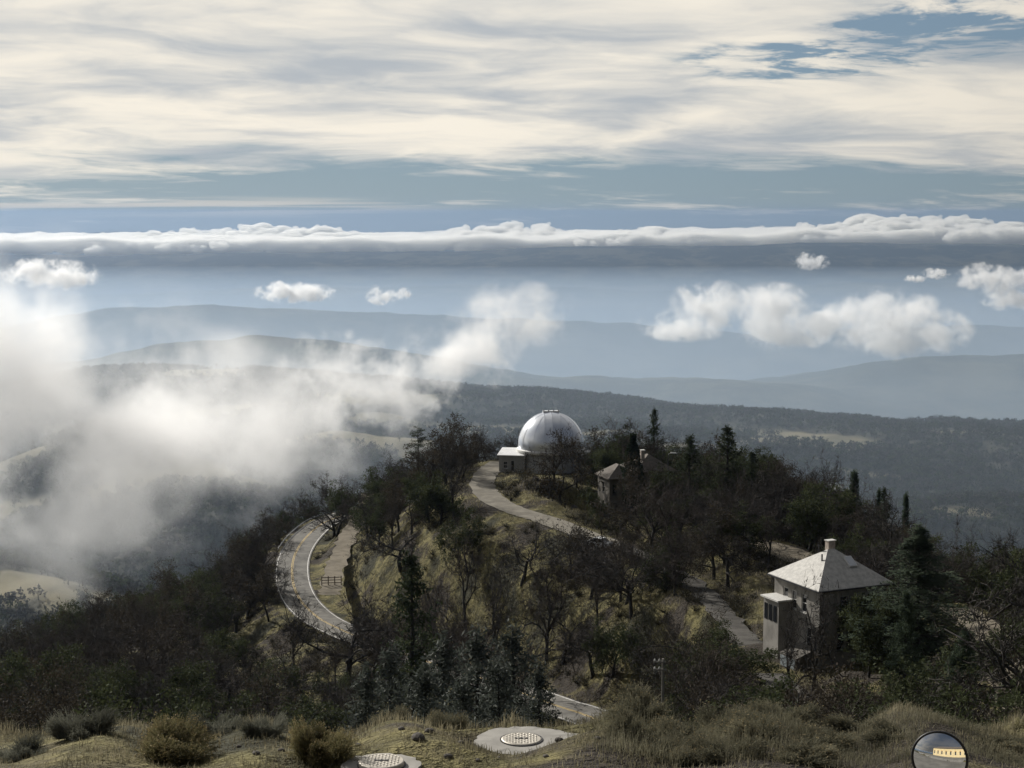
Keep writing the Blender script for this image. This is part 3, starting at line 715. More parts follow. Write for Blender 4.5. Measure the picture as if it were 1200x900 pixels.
def manhole(c, label, pad_r, seed, raised, tail):
    g = gz(c.x, c.y); rg = random.Random(seed)
    # pad follows the slope of the bench
    dzx = (gz(c.x + 1, c.y) - gz(c.x - 1, c.y)) / 2; dzy = (gz(c.x, c.y + 1) - gz(c.x, c.y - 1)) / 2
    root = empty('utility_cover', (c.x, c.y, g)); tag(root, label, 'manhole cover')
    pad = MB(); n = 40; rim, top = [], []
    for k in range(n):
        a = 2 * math.pi * k / n; r = pad_r * (1 + rg.uniform(-0.05, 0.05))
        ex = math.exp(-((a if a < math.pi else a - 2 * math.pi) / 0.6) ** 2) * tail
        x, y = (r + ex) * math.cos(a), r * math.sin(a) * 0.98
        rim.append((x, y, x * dzx + y * dzy - 0.25)); top.append((x * 0.97, y * 0.97, x * dzx * 0.9 + y * dzy * 0.9 + 0.05 + rg.uniform(-.012, .012)))
    inn = [(0.62 * math.cos(2 * math.pi * k / n), 0.62 * math.sin(2 * math.pi * k / n), 0.62 * (math.cos(2 * math.pi * k / n) * dzx + math.sin(2 * math.pi * k / n) * dzy) + 0.06) for k in range(n)]
    pad.add(rim + top + inn, [(k, (k + 1) % n, n + (k + 1) % n, n + k) for k in range(n)] + [(n + k, n + (k + 1) % n, 2 * n + (k + 1) % n, 2 * n + k) for k in range(n)] + [tuple(range(2 * n, 3 * n))])
    pad.build('concrete_pad', CONC, root, False)
    tilt = Vector((-dzx, -dzy, 1)).normalized().to_track_quat('Z', 'Y').to_matrix().to_4x4()
    M = Matrix.Translation((0, 0, 0.066)) @ tilt; R = 0.42
    cm = pbr('cover_plate', (0.52, 0.48, 0.41), 0.55, metallic=0.3, vary=0.12, scale=6)
    mb = MB(); mb.lathe([(R, -0.05), (R, raised), (R - 0.02, raised + 0.012), (0.001, raised + 0.012)], 40); mb.v = [tuple(M @ Vector(v)) for v in mb.v]; cv = mb.build('cover', cm, root)
    tr = MB(); p = 0.062
    for i in range(-7, 8):
        for j in range(-7, 8):
            x, y = i * p, j * p
            if math.hypot(x, y) > R - 0.05 or (abs(x) < 0.13 and abs(y) < 0.03): continue
            d = 0.7854 * (1 if (i + j) % 2 else -1); ux, uy = math.cos(d) * 0.03, math.sin(d) * 0.03; wx, wy = -math.sin(d) * 0.011, math.cos(d) * 0.011
            z = raised + 0.0125
            vs = [(x - ux, y - uy, z), (x + wx, y + wy, z), (x + ux, y + uy, z), (x - wx, y - wy, z), (x, y, z + 0.012)]
            tr.add([M @ Vector(v) for v in vs], [(0, 3, 4), (3, 2, 4), (2, 1, 4), (1, 0, 4)])
    tr.build('tread', pbr('worn_tread', (0.62, 0.58, 0.5), 0.5, metallic=0.4, vary=0.1), cv)
    MB().box((-0.13, -0.025, raised + 0.013), (0.13, 0.025, raised + 0.022), M).build('handle_slot', DARK, cv)
    mb = MB(); mb.lathe([(R + 0.012, -0.05), (R + 0.03, -0.05), (R + 0.03, 0.012), (R + 0.012, 0.012)], 40); mb.v = [tuple(M @ Vector(v)) for v in mb.v]; mb.build('frame_ring', DARK, root)
manhole(COVERS[0], 'round treaded cover flush in a wide concrete pad with a trailing end', 0.98, 3, 0.012, 0.9)
manhole(COVERS[1], 'raised round treaded cover on a small concrete pad beside the tall olive shrub', 0.74, 5, 0.07, 0.0)

def street_lamp(px, y, D, label):
    t_ = P(px, y, D); g = gz(t_.x, t_.y); h = t_.z - g
    root = empty('street_lamp', (t_.x, t_.y, g)); tag(root, label, 'street lamp')
    MB().tube([(0, 0, -0.3), (0, 0, h * 0.5), (0, 0, h - 0.25)], [0.09, 0.07, 0.05], 8).build('pole', DARK, root)
    MB().tube([(0, 0, h - 0.3), (0.15, 0, h - 0.05), (0.6, 0, h)], 0.035, 6).build('arm', STEEL, root)
    MB().add([(0.35, -.2, h - .02), (1.3, -.16, h - .02), (1.3, .16, h - .02), (0.35, .2, h - .02), (0.4, -.1, h + .16), (1.2, -.07, h + .1), (1.2, .07, h + .1), (0.4, .1, h + .16)],
             [(3, 2, 1, 0), (4, 5, 6, 7), (0, 1, 5, 4), (1, 2, 6, 5), (2, 3, 7, 6), (3, 0, 4, 7)]).build('lamp_head', WHITE, root)
street_lamp(783, 531, 248, 'tall street lamp with white head beside the brown roofed house')

def utility_pole():
    t_ = P(777, 772, 92); g = gz(t_.x, t_.y); h = t_.z - g
    root = empty('utility_pole', (t_.x, t_.y, g)); tag(root, 'grey wooden utility pole with short cross arms below the driveway', 'pole')
    pm = pbr('bleached_pole', (0.20, 0.19, 0.17), 0.85, vary=0.15)
    MB().tube([(0, 0, -0.4), (0, 0, h)], [0.12, 0.07], 10).build('pole', pm, root)
    for dz, l in ((-0.15, 0.55), (-0.62, 0.55)):
        ar = MB().box((-l, -0.16, h + dz - 0.05), (l * 0.3, -0.10, h + dz + 0.05)).build('cross_arm', pm, root)
        for x in (-l + 0.06, -l * 0.4): MB().lathe([(0.05, 0), (0.06, 0.05), (0.03, 0.13), (0.001, 0.14)], 8, (x, -0.13, h + dz + 0.052)).build('insulator', WHITE, ar)
utility_pole()

def car(c, yaw, label, paint):
    root = empty('parked_car', c, yaw); tag(root, label, 'car', 'cars parked among the trees')
    sec = [(-2.15, .55, .80, .70), (-2.0, .35, .95, .78), (-1.2, .30, .98, .85), (0.9, .30, .96, .85), (1.8, .33, .82, .80), (2.15, .45, .66, .68)]   # x, floor, deck, half width
    def loft(secs):
        vs, fs = [], []
        for x, a, b, w in secs: vs += [(x, -w, a), (x, w, a), (x, w, (a + b) / 2 + .05), (x, w * .9, b), (x, -w * .9, b), (x, -w, (a + b) / 2 + .05)]
        for i in range(len(secs) - 1):
            for k in range(6): q = i * 6; fs.append((q + k, q + (k + 1) % 6, q + 6 + (k + 1) % 6, q + 6 + k))
        fs += [(5, 4, 3, 2, 1, 0), tuple(len(vs) - 6 + k for k in range(6))]
        return MB().add(vs, fs)
    loft(sec).build('body', paint, root, False)
    cab = loft([(-1.5, .93, 1.0, .78), (-0.85, .9, 1.42, .70), (0.2, .9, 1.46, .70), (1.05, .9, 1.0, .76)]).build('cabin_glass', GLASS, root)
    MB().box((-0.9, -.60, 1.44), (0.25, .60, 1.49)).build('roof', paint, root)
    for x in (-1.35, 1.35):
        for s in (-1, 1):
            tm = MB().tube([(x, s * .62, .32), (x, s * .84, .32)], 0.32, 14).build('wheel', DARK, root)
            MB().tube([(x, s * .841, .32), (x, s * .85, .32)], 0.19, 10).build('rim', STEEL, tm)
    for s in (-1, 1): MB().box((2.06, s * .55 - .12, .58), (2.17, s * .55 + .12, .70)).build('headlight', WHITE, root)
CARW = pbr('car_white', (0.72, 0.73, 0.74), 0.22, vary=0.03, spec=0.6); CARS = pbr('car_silver', (0.45, 0.47, 0.5), 0.25, metallic=0.6, vary=0.03)
def on_ground(px, D, dz=0.0): p = G(px, D); return Vector((p.x, p.y, p.z + dz))
car(on_ground(700, 217, 0.05), 2.5, 'white car parked beside the driveway below the house with brown roofs', CARW)
car(on_ground(480, 300, 0.05), 0.3, 'white car parked under the flat topped pine', CARW)
car(on_ground(503, 308, 0.05), 0.2, 'silver car parked under the flat topped pine', CARS)
# ------------------------------------------------------------------ trees
BARK = pbr('oak_bark', (0.044, 0.041, 0.038), 0.95, vary=0.3, scale=4, spec=0.1)
TWIG = pbr('twig_bark', (0.066, 0.060, 0.055), 0.95, vary=0.25, scale=1.2, spec=0.1)
TWIGR = pbr('reddish_twig', (0.074, 0.063, 0.055), 0.95, vary=0.25, scale=1.2, spec=0.1)
def leafmat(name, c, c2, spec=0.06, tr=0.25, rough=0.8): return pbr(name, c, rough, vary=0.35, scale=0.7, spec=spec, color2=c2, trans=tr)
OAKL = leafmat('evergreen_oak_leaf', (0.036, 0.047, 0.024), (0.080, 0.092, 0.044))
DRYL = leafmat('dry_brown_leaf', (0.045, 0.039, 0.030), (0.076, 0.064, 0.047))
PINEL = leafmat('pine_needle', (0.028, 0.040, 0.022), (0.060, 0.074, 0.038))
GREYL = leafmat('grey_pine_needle', (0.050, 0.060, 0.048), (0.12, 0.135, 0.115), spec=0.2)
CEDL = leafmat('cedar_needle', (0.036, 0.054, 0.034), (0.080, 0.104, 0.066))

def frusta(P0, P1, R0, R1, n, rng):
    P0, P1 = np.asarray(P0), np.asarray(P1); R0, R1 = np.asarray(R0), np.asarray(R1)
    a = P1 - P0; L = np.linalg.norm(a, axis=1, keepdims=True) + 1e-9; a = a / L
    h = rng.normal(size=a.shape) if n == 2 else np.where(np.abs(a[:, 2:3]) < 0.8, np.array([[0, 0, 1.0]]), np.array([[1.0, 0, 0]]))
    u = np.cross(a, h); u /= np.linalg.norm(u, axis=1, keepdims=True) + 1e-9; w = np.cross(a, u)
    N = len(a)
    t = np.arange(n) * 2 * np.pi / n
    ring = u[:, None] * np.cos(t)[None, :, None] + w[:, None] * np.sin(t)[None, :, None]
    V = np.stack([P0[:, None] + ring * R0[:, None, None], P1[:, None] + ring * R1[:, None, None]], 1).reshape(-1, 3)
    b = (np.arange(N) * 2 * n)[:, None]
    if n == 2: return V, np.concatenate([b, b + 1, b + 3, b + 2], 1)
    k = np.arange(n)[None]; kn = (k + 1) % n
    return V, np.stack([b + k, b + kn, b + n + kn, b + n + k], -1).reshape(-1, 4)
def merge(parts):
    vs, fs, o = [], [], 0
    for v, f in parts: vs.append(v); fs.append(f + o); o += len(v)
    return np.concatenate(vs), np.concatenate(fs)
def quads(C, size, rng, up=None, aspect=1.0, flat=0.0):
    """leaf quads at points C with random orientation; flat > 0 turns them towards horizontal"""
    C = np.asarray(C); N = len(C); n = rng.normal(size=(N, 3)); n /= np.linalg.norm(n, axis=1, keepdims=True)
    if flat: n = n * (1 - flat) + np.array([0, 0, 1.0]) * flat; n /= np.linalg.norm(n, axis=1, keepdims=True)
    h = rng.normal(size=(N, 3)); u = np.cross(n, h); u /= np.linalg.norm(u, axis=1, keepdims=True) + 1e-9; w = np.cross(n, u)
    s = (size * (0.6 + 0.8 * rng.rand(N)))[:, None] if not np.ndim(size) else np.asarray(size)[:, None]
    u = u * s; w = w * s * aspect
    V = np.stack([C - u * .5, C + w * .5, C + u * .5, C - w * .5], 1).reshape(-1, 3)
    return V, (np.arange(N) * 4)[:, None] + np.arange(4)[None]

def grow(rng, H, trunk=0.28, spread=0.9, limbs=5, dens=1.0, up=0.25, twigs=7, wander=0.28, r0=0.024):
    """branch skeleton of a broadleaf tree: returns segments per level and tip points"""
    S = {0: [], 1: [], 2: [], 3: [], 4: []}; tips = []
    def branch(p, d, L, r, lev, n):
        pts = [p]; seg = L / n; dd = d.copy()
        rr = np.linspace(r, r * (0.62 if lev == 0 else 0.30), n + 1)
        for i in range(n):
            dd = dd + rng.normal(size=3) * wander * (0.35 if lev == 0 else 1); dd[2] += up * (0.4 if lev else 0.2) * 0.3; dd /= np.linalg.norm(dd)
            q = p + dd * seg; S[lev].append((p, q, rr[i], rr[i + 1])); p = q; pts.append((q)); 
        return pts, dd, rr
    def side(d, ang):
        h = rng.normal(size=3); s = np.cross(d, h); s /= np.linalg.norm(s) + 1e-9
        v = d * math.cos(ang) + s * math.sin(ang); return v / np.linalg.norm(v)
    tp, td, tr = branch(np.zeros(3) - np.array([0, 0, .3]), np.array([rng.normal() * .08, rng.normal() * .08, 1.0]), H * trunk + .3, H * r0, 0, 4)
    az0 = rng.rand() * 6.28
    for i in range(limbs):
        a = az0 + i * 6.283 / limbs + rng.normal() * 0.35; el = rng.uniform(0.35, 1.25) / spread
        d = np.array([math.cos(a) * math.cos(el), math.sin(a) * math.cos(el), math.sin(el)])
        st = tp[-1] if i < 2 else tp[rng.randint(2, 5)]
        lp, ld, lr = branch(st, d, H * rng.uniform(0.42, 0.62) * (1.0 if el > .6 else .85), tr[-1] * rng.uniform(.55, .8), 1, 6)
        for k in range(int(8 * dens)):
            j = min(6, 1 + int(rng.rand() * 6)); 
            bp, bd, br = branch(lp[j], side(d if j < 2 else lp[j] - lp[j - 1] / 1.0 if False else d, rng.uniform(.5, 1.2)) + np.array([0, 0, up]), H * rng.uniform(.14, .27), max(lr[j] * .55, .012), 2, 4)
            for m in range(int(6 * dens)):
                j2 = rng.randint(1, 5); dirb = bp[j2] - bp[j2 - 1]; dirb = dirb / np.linalg.norm(dirb)
                sp, sdn, sr = branch(bp[j2], side(dirb, rng.uniform(.4, 1.1)), H * rng.uniform(.06, .13), max(br[j2] * .5, .010), 3, 3)
                tips.append(sp[-1])
                for q in range(twigs):
                    j3 = rng.randint(1, 4); ds = sp[j3] - sp[j3 - 1]; ds = ds / np.linalg.norm(ds)
                    tw, _, _ = branch(sp[j3], side(ds, rng.uniform(.3, 1.0)), H * rng.uniform(.03, .075), .0095, 4, 2)
                    tips.append(tw[-1])
    return S, np.array(tips)

PROTO = {}; TALL = {}
def to_parts(key, parts):
    """parts: [(name, mesh)]; remembers the true height"""
    PROTO[key] = parts; TALL[key] = max(max(v.co.z for v in me.vertices) for _, me in parts)
def limb_mesh(S, rng, mat, extra=()):
    parts = []
    for lev, n in ((0, 8), (1, 6), (2, 4)):
        if S[lev]: a, b, c, d = zip(*S[lev]); parts.append(frusta(a, b, c, d, n, rng))
    v, f = merge(parts); return mesh_from('trunk', v, f, mat, True)
def twig_geo(S, rng, w=1.0):
    parts = []
    for lev, n in ((3, 3), (4, 2)):
        a, b, c, d = zip(*S[lev]); parts.append(frusta(a, b, np.array(c) * w, np.array(d) * w, n, rng))
    # triangles prisms are quads too, so they merge
    return merge(parts)
def make_bare(key, seed, H=10.0, mat=None, **kw):
    rng = np.random.RandomState(seed); S, tips = grow(rng, H, **kw)
    tm = limb_mesh(S, rng, BARK); v, f = twig_geo(S, rng, 2.0)
    to_parts(key, [('trunk', tm), ('crown', mesh_from('bare_crown', v, f, mat or TWIG))])
def make_leafy(key, seed, H, leaf, size, per, mat, **kw):
    rng = np.random.RandomState(seed); S, tips = grow(rng, H, twigs=2, **kw)
    tm = limb_mesh(S, rng, BARK); v1 = twig_geo(S, rng, 1.2)
    keep = tips[rng.rand(len(tips)) < 0.85]
    C = np.repeat(keep, per, 0) + rng.normal(size=(len(keep) * per, 3)) * leaf
    v2 = quads(C, size, rng, aspect=0.6)
    m = mesh_from('leafy_crown', *merge([v1, v2]), mat); to_parts(key, [('trunk', tm), ('crown', m)])
def make_conifer(key, seed, H, R, mat, base=0.12, shape=1.0, droop=-0.05, whorl=0.42, per=5, tuft=0.30, ntuft=12, gap=0.0, flat=0.0, lift=0.0, jit=0.25, ragged=0.3):
    """trunk with whorls of foliage-bearing boughs"""
    rng = np.random.RandomState(seed)
    z = H * base; P0, P1, R0, R1 = [], [], [], []; C = []
    tz = np.linspace(-0.4, H, 12); tx = np.cumsum(rng.normal(size=12) * 0.03 * H / 12); tr = np.linspace(H * .02, .02, 12)
    tpts = np.stack([tx, np.cumsum(rng.normal(size=12) * 0.03 * H / 12), tz], 1)
    trunk = frusta(tpts[:-1], tpts[1:], tr[:-1], tr[1:], 8, rng)
    while z < H * 0.99:
        f = (z - H * base) / (H * (1 - base))
        L0 = R * ((1 - f) ** shape) * (0.55 + 0.45 * min(1, f * 5 + .4)) + 0.18
        for k in range(per):
            if rng.rand() < gap: continue
            a = rng.rand() * 6.283; L = L0 * (1 - ragged * rng.rand()); n = max(3, int(L / 0.45))
            p = np.array([np.interp(z, tz, tpts[:, 0]), np.interp(z, tz, tpts[:, 1]), z + rng.normal() * whorl * .3])
            d = np.array([math.cos(a), math.sin(a), lift + rng.normal() * 0.10]); r = max(.012, L * .013)
            for i in range(n):
                d2 = d.copy(); d2[2] += droop * (i + 1); d2 /= np.linalg.norm(d2); q = p + d2 * L / n
                P0.append(p); P1.append(q); R0.append(r * (1 - i / n) + .006); R1.append(r * (1 - (i + 1) / n) + .006)
                w = L * 0.30 * (1 - abs((i + .5) / n - .45))
                m = max(2, int(ntuft / n * (1.2 if i else .5) * (0.4 + L / R)))
                t = rng.rand(m)[:, None]; sd_ = np.cross(d2, [0, 0, 1.0]); sd_ /= np.linalg.norm(sd_) + 1e-9
                C.append(p + (q - p) * t + sd_ * rng.normal(size=(m, 1)) * w * .6 + rng.normal(size=(m, 3)) * np.array([.1, .1, .10 + jit * .3]) * (1 - flat * .7))
                p = q
        z += whorl * (0.7 + 0.6 * rng.rand()) * (1 - 0.45 * f)
    C = np.concatenate(C)
    bough = frusta(P0, P1, np.array(R0), np.array(R1), 3, rng)
    lv = quads(np.repeat(C, 3, 0) + rng.normal(size=(len(C) * 3, 3)) * tuft * .35, tuft, rng, aspect=0.30, flat=flat)
    to_parts(key, [('trunk', mesh_from('trunk', *merge([trunk, bough]), BARK, True)), ('crown', mesh_from('needle_crown', *lv, mat))])
def make_columnar(key, seed, H, R, mat):
    rng = np.random.RandomState(seed); N = 5200
    f = rng.rand(N); rad = R * np.sin(np.clip(f * 1.05 + .12, 0, 1.05) * 2.85) ** .7 * (0.55 + .45 * rng.rand(N) ** .4); a = rng.rand(N) * 6.283
    lob = 1 + .16 * np.sin(a * 3 + f * 9) + .10 * np.sin(a * 5 - f * 17)
    C = np.stack([np.cos(a) * rad * lob, np.sin(a) * rad * lob, H * (.05 + .95 * f)], 1)
    tp = [(0, 0, -.3), (0, 0, H * .9)]
    to_parts(key, [('trunk', mesh_from('trunk', *frusta([tp[0]], [tp[1]], [.22], [.03], 8, rng), BARK, True)), ('crown', mesh_from('column_crown', *quads(C, .34, rng, aspect=.55), mat))])

for i, kw in enumerate([dict(limbs=5, spread=1.0), dict(limbs=6, spread=1.25, trunk=.22), dict(limbs=4, spread=.85, trunk=.36), dict(limbs=5, spread=1.1, trunk=.3, wander=.36), dict(limbs=4, spread=.75, trunk=.42), dict(limbs=6, spread=1.05, trunk=.25)]):
    make_bare('bare%d' % i, 11 + i, mat=TWIGR if i in (2, 5) else TWIG, **kw)
for i, kw in enumerate([dict(limbs=5, spread=1.05), dict(limbs=6, spread=1.2, trunk=.2), dict(limbs=5, spread=.9, trunk=.3)]):
    make_leafy('oak%d' % i, 31 + i, 9.0, .20, .21, 15, OAKL, **kw)
for i, kw in enumerate([dict(limbs=5, spread=1.0), dict(limbs=4, spread=.9, trunk=.33)]):
    make_leafy('brown%d' % i, 41 + i, 9.0, .18, .18, 8, DRYL, dens=.9, **kw)
for i in range(3): make_conifer('pine%d' % i, 51 + i, 14, 3.0 + .3 * i, PINEL, base=.22, shape=.75, droop=.015, whorl=.62, per=5, tuft=.36, ntuft=16, gap=.2, lift=.25, ragged=.5)
for i in range(2): make_conifer('grey%d' % i, 61 + i, 10, 2.7, GREYL, base=.12, shape=.6, droop=.02, whorl=.5, per=5, tuft=.30, ntuft=13, gap=.15, lift=.35, ragged=.55)
make_conifer('cedar', 71, 12, 5.2, CEDL, base=.16, shape=.95, droop=-.035, whorl=.55, per=6, tuft=.30, ntuft=44, flat=.72, lift=.10, jit=.05, ragged=.35)
make_conifer('cedar2', 72, 10, 4.0, CEDL, base=.05, shape=.8, droop=-.04, whorl=.5, per=6, tuft=.30, ntuft=36, flat=.5, lift=.12, jit=.1, ragged=.3)
make_conifer('flatpine', 73, 14, 3.8, PINEL, base=.42, shape=.30, droop=.0, whorl=1.05, per=6, tuft=.32, ntuft=38, flat=.7, lift=.10, jit=.05, ragged=.5, gap=.1)
make_conifer('fir', 74, 12, 2.3, CEDL, base=.06, shape=.9, droop=-.03, whorl=.42, per=6, tuft=.28, ntuft=16, lift=.05)
make_columnar('cypress', 81, 12, 1.5, leafmat('cypress_leaf', (0.016, 0.026, 0.014), (0.034, 0.046, 0.024)))

NAMES = {'bare': ('bare_oak', 'tree'), 'oak': ('evergreen_oak', 'tree'), 'brown': ('brown_oak', 'tree'), 'pine': ('pine_tree', 'tree'), 'grey': ('grey_pine', 'tree'), 'cedar': ('cedar_tree', 'tree'),
         'flatpine': ('pine_tree', 'tree'), 'fir': ('fir_tree', 'tree'), 'cypress': ('cypress_tree', 'tree')}
HREF = {'bare': 10.0, 'oak': 9.3, 'brown': 9.3, 'pine': 14.0, 'grey': 10.0, 'cedar': 12.0, 'flatpine': 14.0, 'fir': 12.0, 'cypress': 12.0}
TREES = []          # x, y, crown radius
def kind_of(key): return key.rstrip('0123456789')
trng = random.Random(5)
def put_tree(key, x, y, h, label, group=None, wide=1.0, rz=None, z=None):
    k = kind_of(key); s = h / TALL[key]
    o = empty(NAMES[k][0], (x, y, gz(x, y) if z is None else z), trng.uniform(0, 6.283) if rz is None else rz); o.scale = (s * wide, s * wide, s)
    tag(o, label, 'tree', group)
    for n, me in PROTO[key]: link(n, me, o)
    TREES.append((x, y, h * .35)); return o
def hero(key, px, ytop, D, label, wide=1.0, rz=None, group=None):
    g = G(px, D); top = P(px, ytop, D); return put_tree(key, g.x, g.y, top.z - g.z, label, group, wide, rz)

hero('flatpine', 491, 499, 292, 'tall flat topped pine with level boughs on the crest above the old road', 1.0)
hero('brown0', 528, 507, 286, 'dense dark brown leaved oak beside the flat topped pine', 1.0)
hero('bare0', 572, 499, 299, 'spreading bare oak behind the turn of the gravel driveway', 1.0)
hero('bare5', 650, 493, 262, 'big bare oak standing right in front of the silver dome', 0.85, 0.4)
hero('brown0', 655, 500, 257, 'dense dark oak overlapping the foot of the silver dome', 0.72, 1.1)
hero('bare3', 676, 505, 266, 'leaning bare oak at the edge of the silver dome', 0.8, 2.0)
hero('bare2', 712, 505, 298, 'thin bare tree between the silver dome and the cypress', 0.9)
hero('cypress', 741, 507, 246, 'dark green columnar cypress in front of the brown roofed house', 1.05)
hero('pine0', 808, 508, 236, 'bushy dark pine beside the street lamp', 1.7)
hero('pine1', 851, 496, 238, 'tallest pine on the crest past the brown roofed house, with a tufted top', 1.5)
hero('pine2', 880, 528, 232, 'shorter bushy pine next to the tallest pine on the crest', 1.2)
hero('fir', 998, 548, 236, 'pointed dark fir standing above the wood behind the beige house', 1.0)
hero('fir', 1028, 570, 252, 'small narrow fir rising over the bare wood, one of a pair', 0.6, group='pair of narrow firs')
hero('fir', 1058, 574, 256, 'small narrow fir rising over the bare wood, one of a pair', 0.6, group='pair of narrow firs')
hero('cedar', 1072, 612, 133, 'large spreading cedar with drooping tiers beside the beige house', 1.45)
hero('cedar2', 1128, 735, 96, 'dense dark cedar below the beige house, reaching to the ground', 1.0)
hero('cedar2', 1060, 690, 124, 'dark cedar tucked under the large spreading cedar', 0.7)
hero('bare3', 951, 668, 128, 'gnarled bare oak in front of the beige house wall', 0.6, 1.0)
hero('oak2', 1018, 690, 132, 'dark evergreen oak close to the beige house windows', 0.7)
hero('brown1', 733, 528, 237, 'tall brown oak standing beside the columnar cypress', .7)
hero('bare4', 926, 690, 132, 'slim bare oak by the side bay of the beige house', 0.6)
hero('oak1', 1178, 690, 112, 'dark evergreen oak over the lower driveway past the cedars', 1.1)
hero('brown1', 1196, 745, 84, 'brown leaved oak beyond the round mirror', 1.1)
hero('oak0', 1052, 765, 84, 'round evergreen oak right under the large spreading cedar', 1.2)
hero('bare5', 1000, 770, 92, 'bare oak below the beige house front', 1.0)
hero('oak2', 785, 540, 240, 'evergreen oak hiding the corner of the brown roofed house', .9)
hero('brown1', 762, 548, 238, 'brown oak hiding the middle of the brown roofed house', .8)
hero('pine1', 483, 640, 158, 'big dark pine with open boughs below the old road', 1.05)
hero('bare1', 408, 664, 212, 'twisted bare oak leaning beside the road bend', 0.9, 3.0)
hero('bare4', 345, 668, 216, 'slender bare oak in front of the road bend', 0.6, 1.0)
hero('bare2', 700, 650, 196, 'tall bare oak on the grassy slope below the driveway', 0.75, 0.2)
hero('bare4', 740, 610, 205, 'straight bare oak beside the parked white car', 0.75)
hero('bare5', 640, 640, 205, 'bare oak midway down the grassy slope', 0.7)
hero('bare4', 585, 625, 214, 'thin straight bare oak at the top of the grassy slope', 0.6)
hero('oak0', 548, 590, 236, 'small round evergreen oak under the turn of the driveway', 0.8)
hero('bare2', 548, 600, 228, 'thin bare tree below the turn of the driveway', 0.7)
for px, yt, D, w in ((520, 738, 112, 1.1), (560, 730, 120, 1.2), (602, 724, 128, 1.1), (455, 752, 108, 1.1), (632, 770, 112, .9), (585, 770, 92, 1.0), (500, 770, 90, 1.1), (430, 775, 95, 1.0), (545, 790, 80, 1.0)):
    hero('grey%d' % (px % 2), px, yt, D, 'silvery grey pine in the thicket below the two round covers', w, group='silvery pines below the bench')

for px, yt, D, key, w in ((772, 535, 238, 'bare0', .9), (795, 545, 230, 'bare5', .9), (700, 560, 236, 'oak1', .7), (760, 575, 226, 'brown0', .9), (728, 575, 228, 'bare3', .8)):
    hero(key, px, yt, D, {'b': 'bare oak', 'o': 'evergreen oak'}[key[0]].replace('bare oak', 'brown leaved oak' if key.startswith('brown') else 'bare oak') + ' screening the front of the brown roofed house', w, group='trees screening the brown roofed house, ' + key.rstrip('0123456789'))
# the woods: (zone label, group, px range, distance range, count, kinds, heights)
def dist_poly(x, y, poly):
    b = 1e9
    for a, c in zip(poly[:-1], poly[1:]):
        dx, dy = c[0] - a[0], c[1] - a[1]; t = max(0, min(1, ((x - a[0]) * dx + (y - a[1]) * dy) / (dx * dx + dy * dy + 1e-9)))
        b = min(b, math.hypot(x - a[0] - t * dx, y - a[1] - t * dy))
    return b
KEEP_CLEAR = [(ROAD_MAIN, 5.0), (ROAD_OLD, 3.4), (ROAD_DRIVE, 3.4), (LANE, 2.3), (ROAD_RIGHT, 3.4), (YARD, 4.0), ([DOME_C, DOME_C + Vector((-8, 0, 0))], 8.5), ([HOUSE_C + Vector((-5, 1, 0)), HOUSE_C + Vector((4, 3, 0))], 7.5), ([HALL_C + Vector((-5, 0, 0)), HALL_C + Vector((8, 4, 0))], 8)]
# views kept open, as they are in the place: (px0, px1, row0, row1, nearest distance of the thing seen, chance to block anyway)
OPEN = [(1018, 1168, 618, 780, 134, .0), (322, 418, 612, 742, 250, .0), (376, 432, 578, 690, 258, .0), (552, 640, 545, 608, 240, .0), (600, 692, 476, 530, 280, .0), (578, 618, 528, 566, 275, .0), (908, 1000, 634, 705, 142, .0), (915, 1010, 705, 790, 140, .03),
        (896, 940, 680, 780, 142, .02), (700, 730, 545, 606, 248, .03), (752, 785, 530, 560, 258, .0), (645, 716, 800, 850, 175, .0), (775, 830, 655, 700, 180, .2), (452, 560, 590, 690, 235, .03), (585, 760, 640, 800, 185, .06), (880, 960, 632, 660, 195, .05), (600, 640, 555, 600, 240, .02)]
def proj(x, y, z):
    k = y * CT - z * ST; return 600 + F * x / k, 450 - F * (y * ST + z * CT) / k
def blocks(x, y, z, h, rng):
    d = y; p0 = proj(x, y, z + h * .25); p1 = proj(x, y, z + h); w = h * .36 * F / d
    for a, b, c, e, Dn, ch in OPEN:
        if d < Dn and p0[0] + w > a and p0[0] - w < b and p1[1] < e and p0[1] > c and rng.random() > ch: return True
    return False
def wood(label, group, pxr, dr, n, kinds, hr, seed, gap=3.2, tries=40):
    rng = random.Random(seed); made = 0
    for _ in range(n * tries):
        if made >= n: break
        px = rng.uniform(*pxr); D = math.sqrt(rng.uniform(dr[0] ** 2, dr[1] ** 2)); x = (px - 600) / F * D * 1.02
        if any(dist_poly(x, D, pl) < c for pl, c in KEEP_CLEAR): continue
        if any((x - a) ** 2 + (D - b) ** 2 < gap * gap for a, b, r_ in TREES): continue
        z = gz(x, D); h = rng.uniform(*hr)
        if blocks(x, D, z, h, rng): continue
        key = rng.choices(list(kinds), list(kinds.values()))[0]
        v = {'bare': 6, 'oak': 3, 'brown': 2, 'pine': 3, 'grey': 2}.get(key); k = key + (str(rng.randrange(v)) if v else '')
        nm = {'bare': 'bare grey oak', 'oak': 'dark evergreen oak', 'brown': 'brown leaved oak', 'pine': 'dark pine', 'grey': 'silvery pine', 'fir': 'small pointed fir'}[key]
        put_tree(k, x, D, h * 1.1 * (1.25 if key == 'pine' else .85 if key == 'oak' else 1), nm + ' ' + label, nm + 's ' + group, rng.uniform(.85, 1.2), z=z); made += 1
    return made
wood('along the shaded lane down to the beige house', 'along the lane', (690, 960), (110, 222), 34, {'bare': 5, 'oak': 2.5, 'brown': 1}, (6.5, 10.5), 21, 3.0)
wood('on the slope just under the bench, beside the silver shrubs', 'just under the bench', (-40, 330), (56, 92), 16, {'oak': 3, 'bare': 1}, (3.5, 5), 31, 3.2)
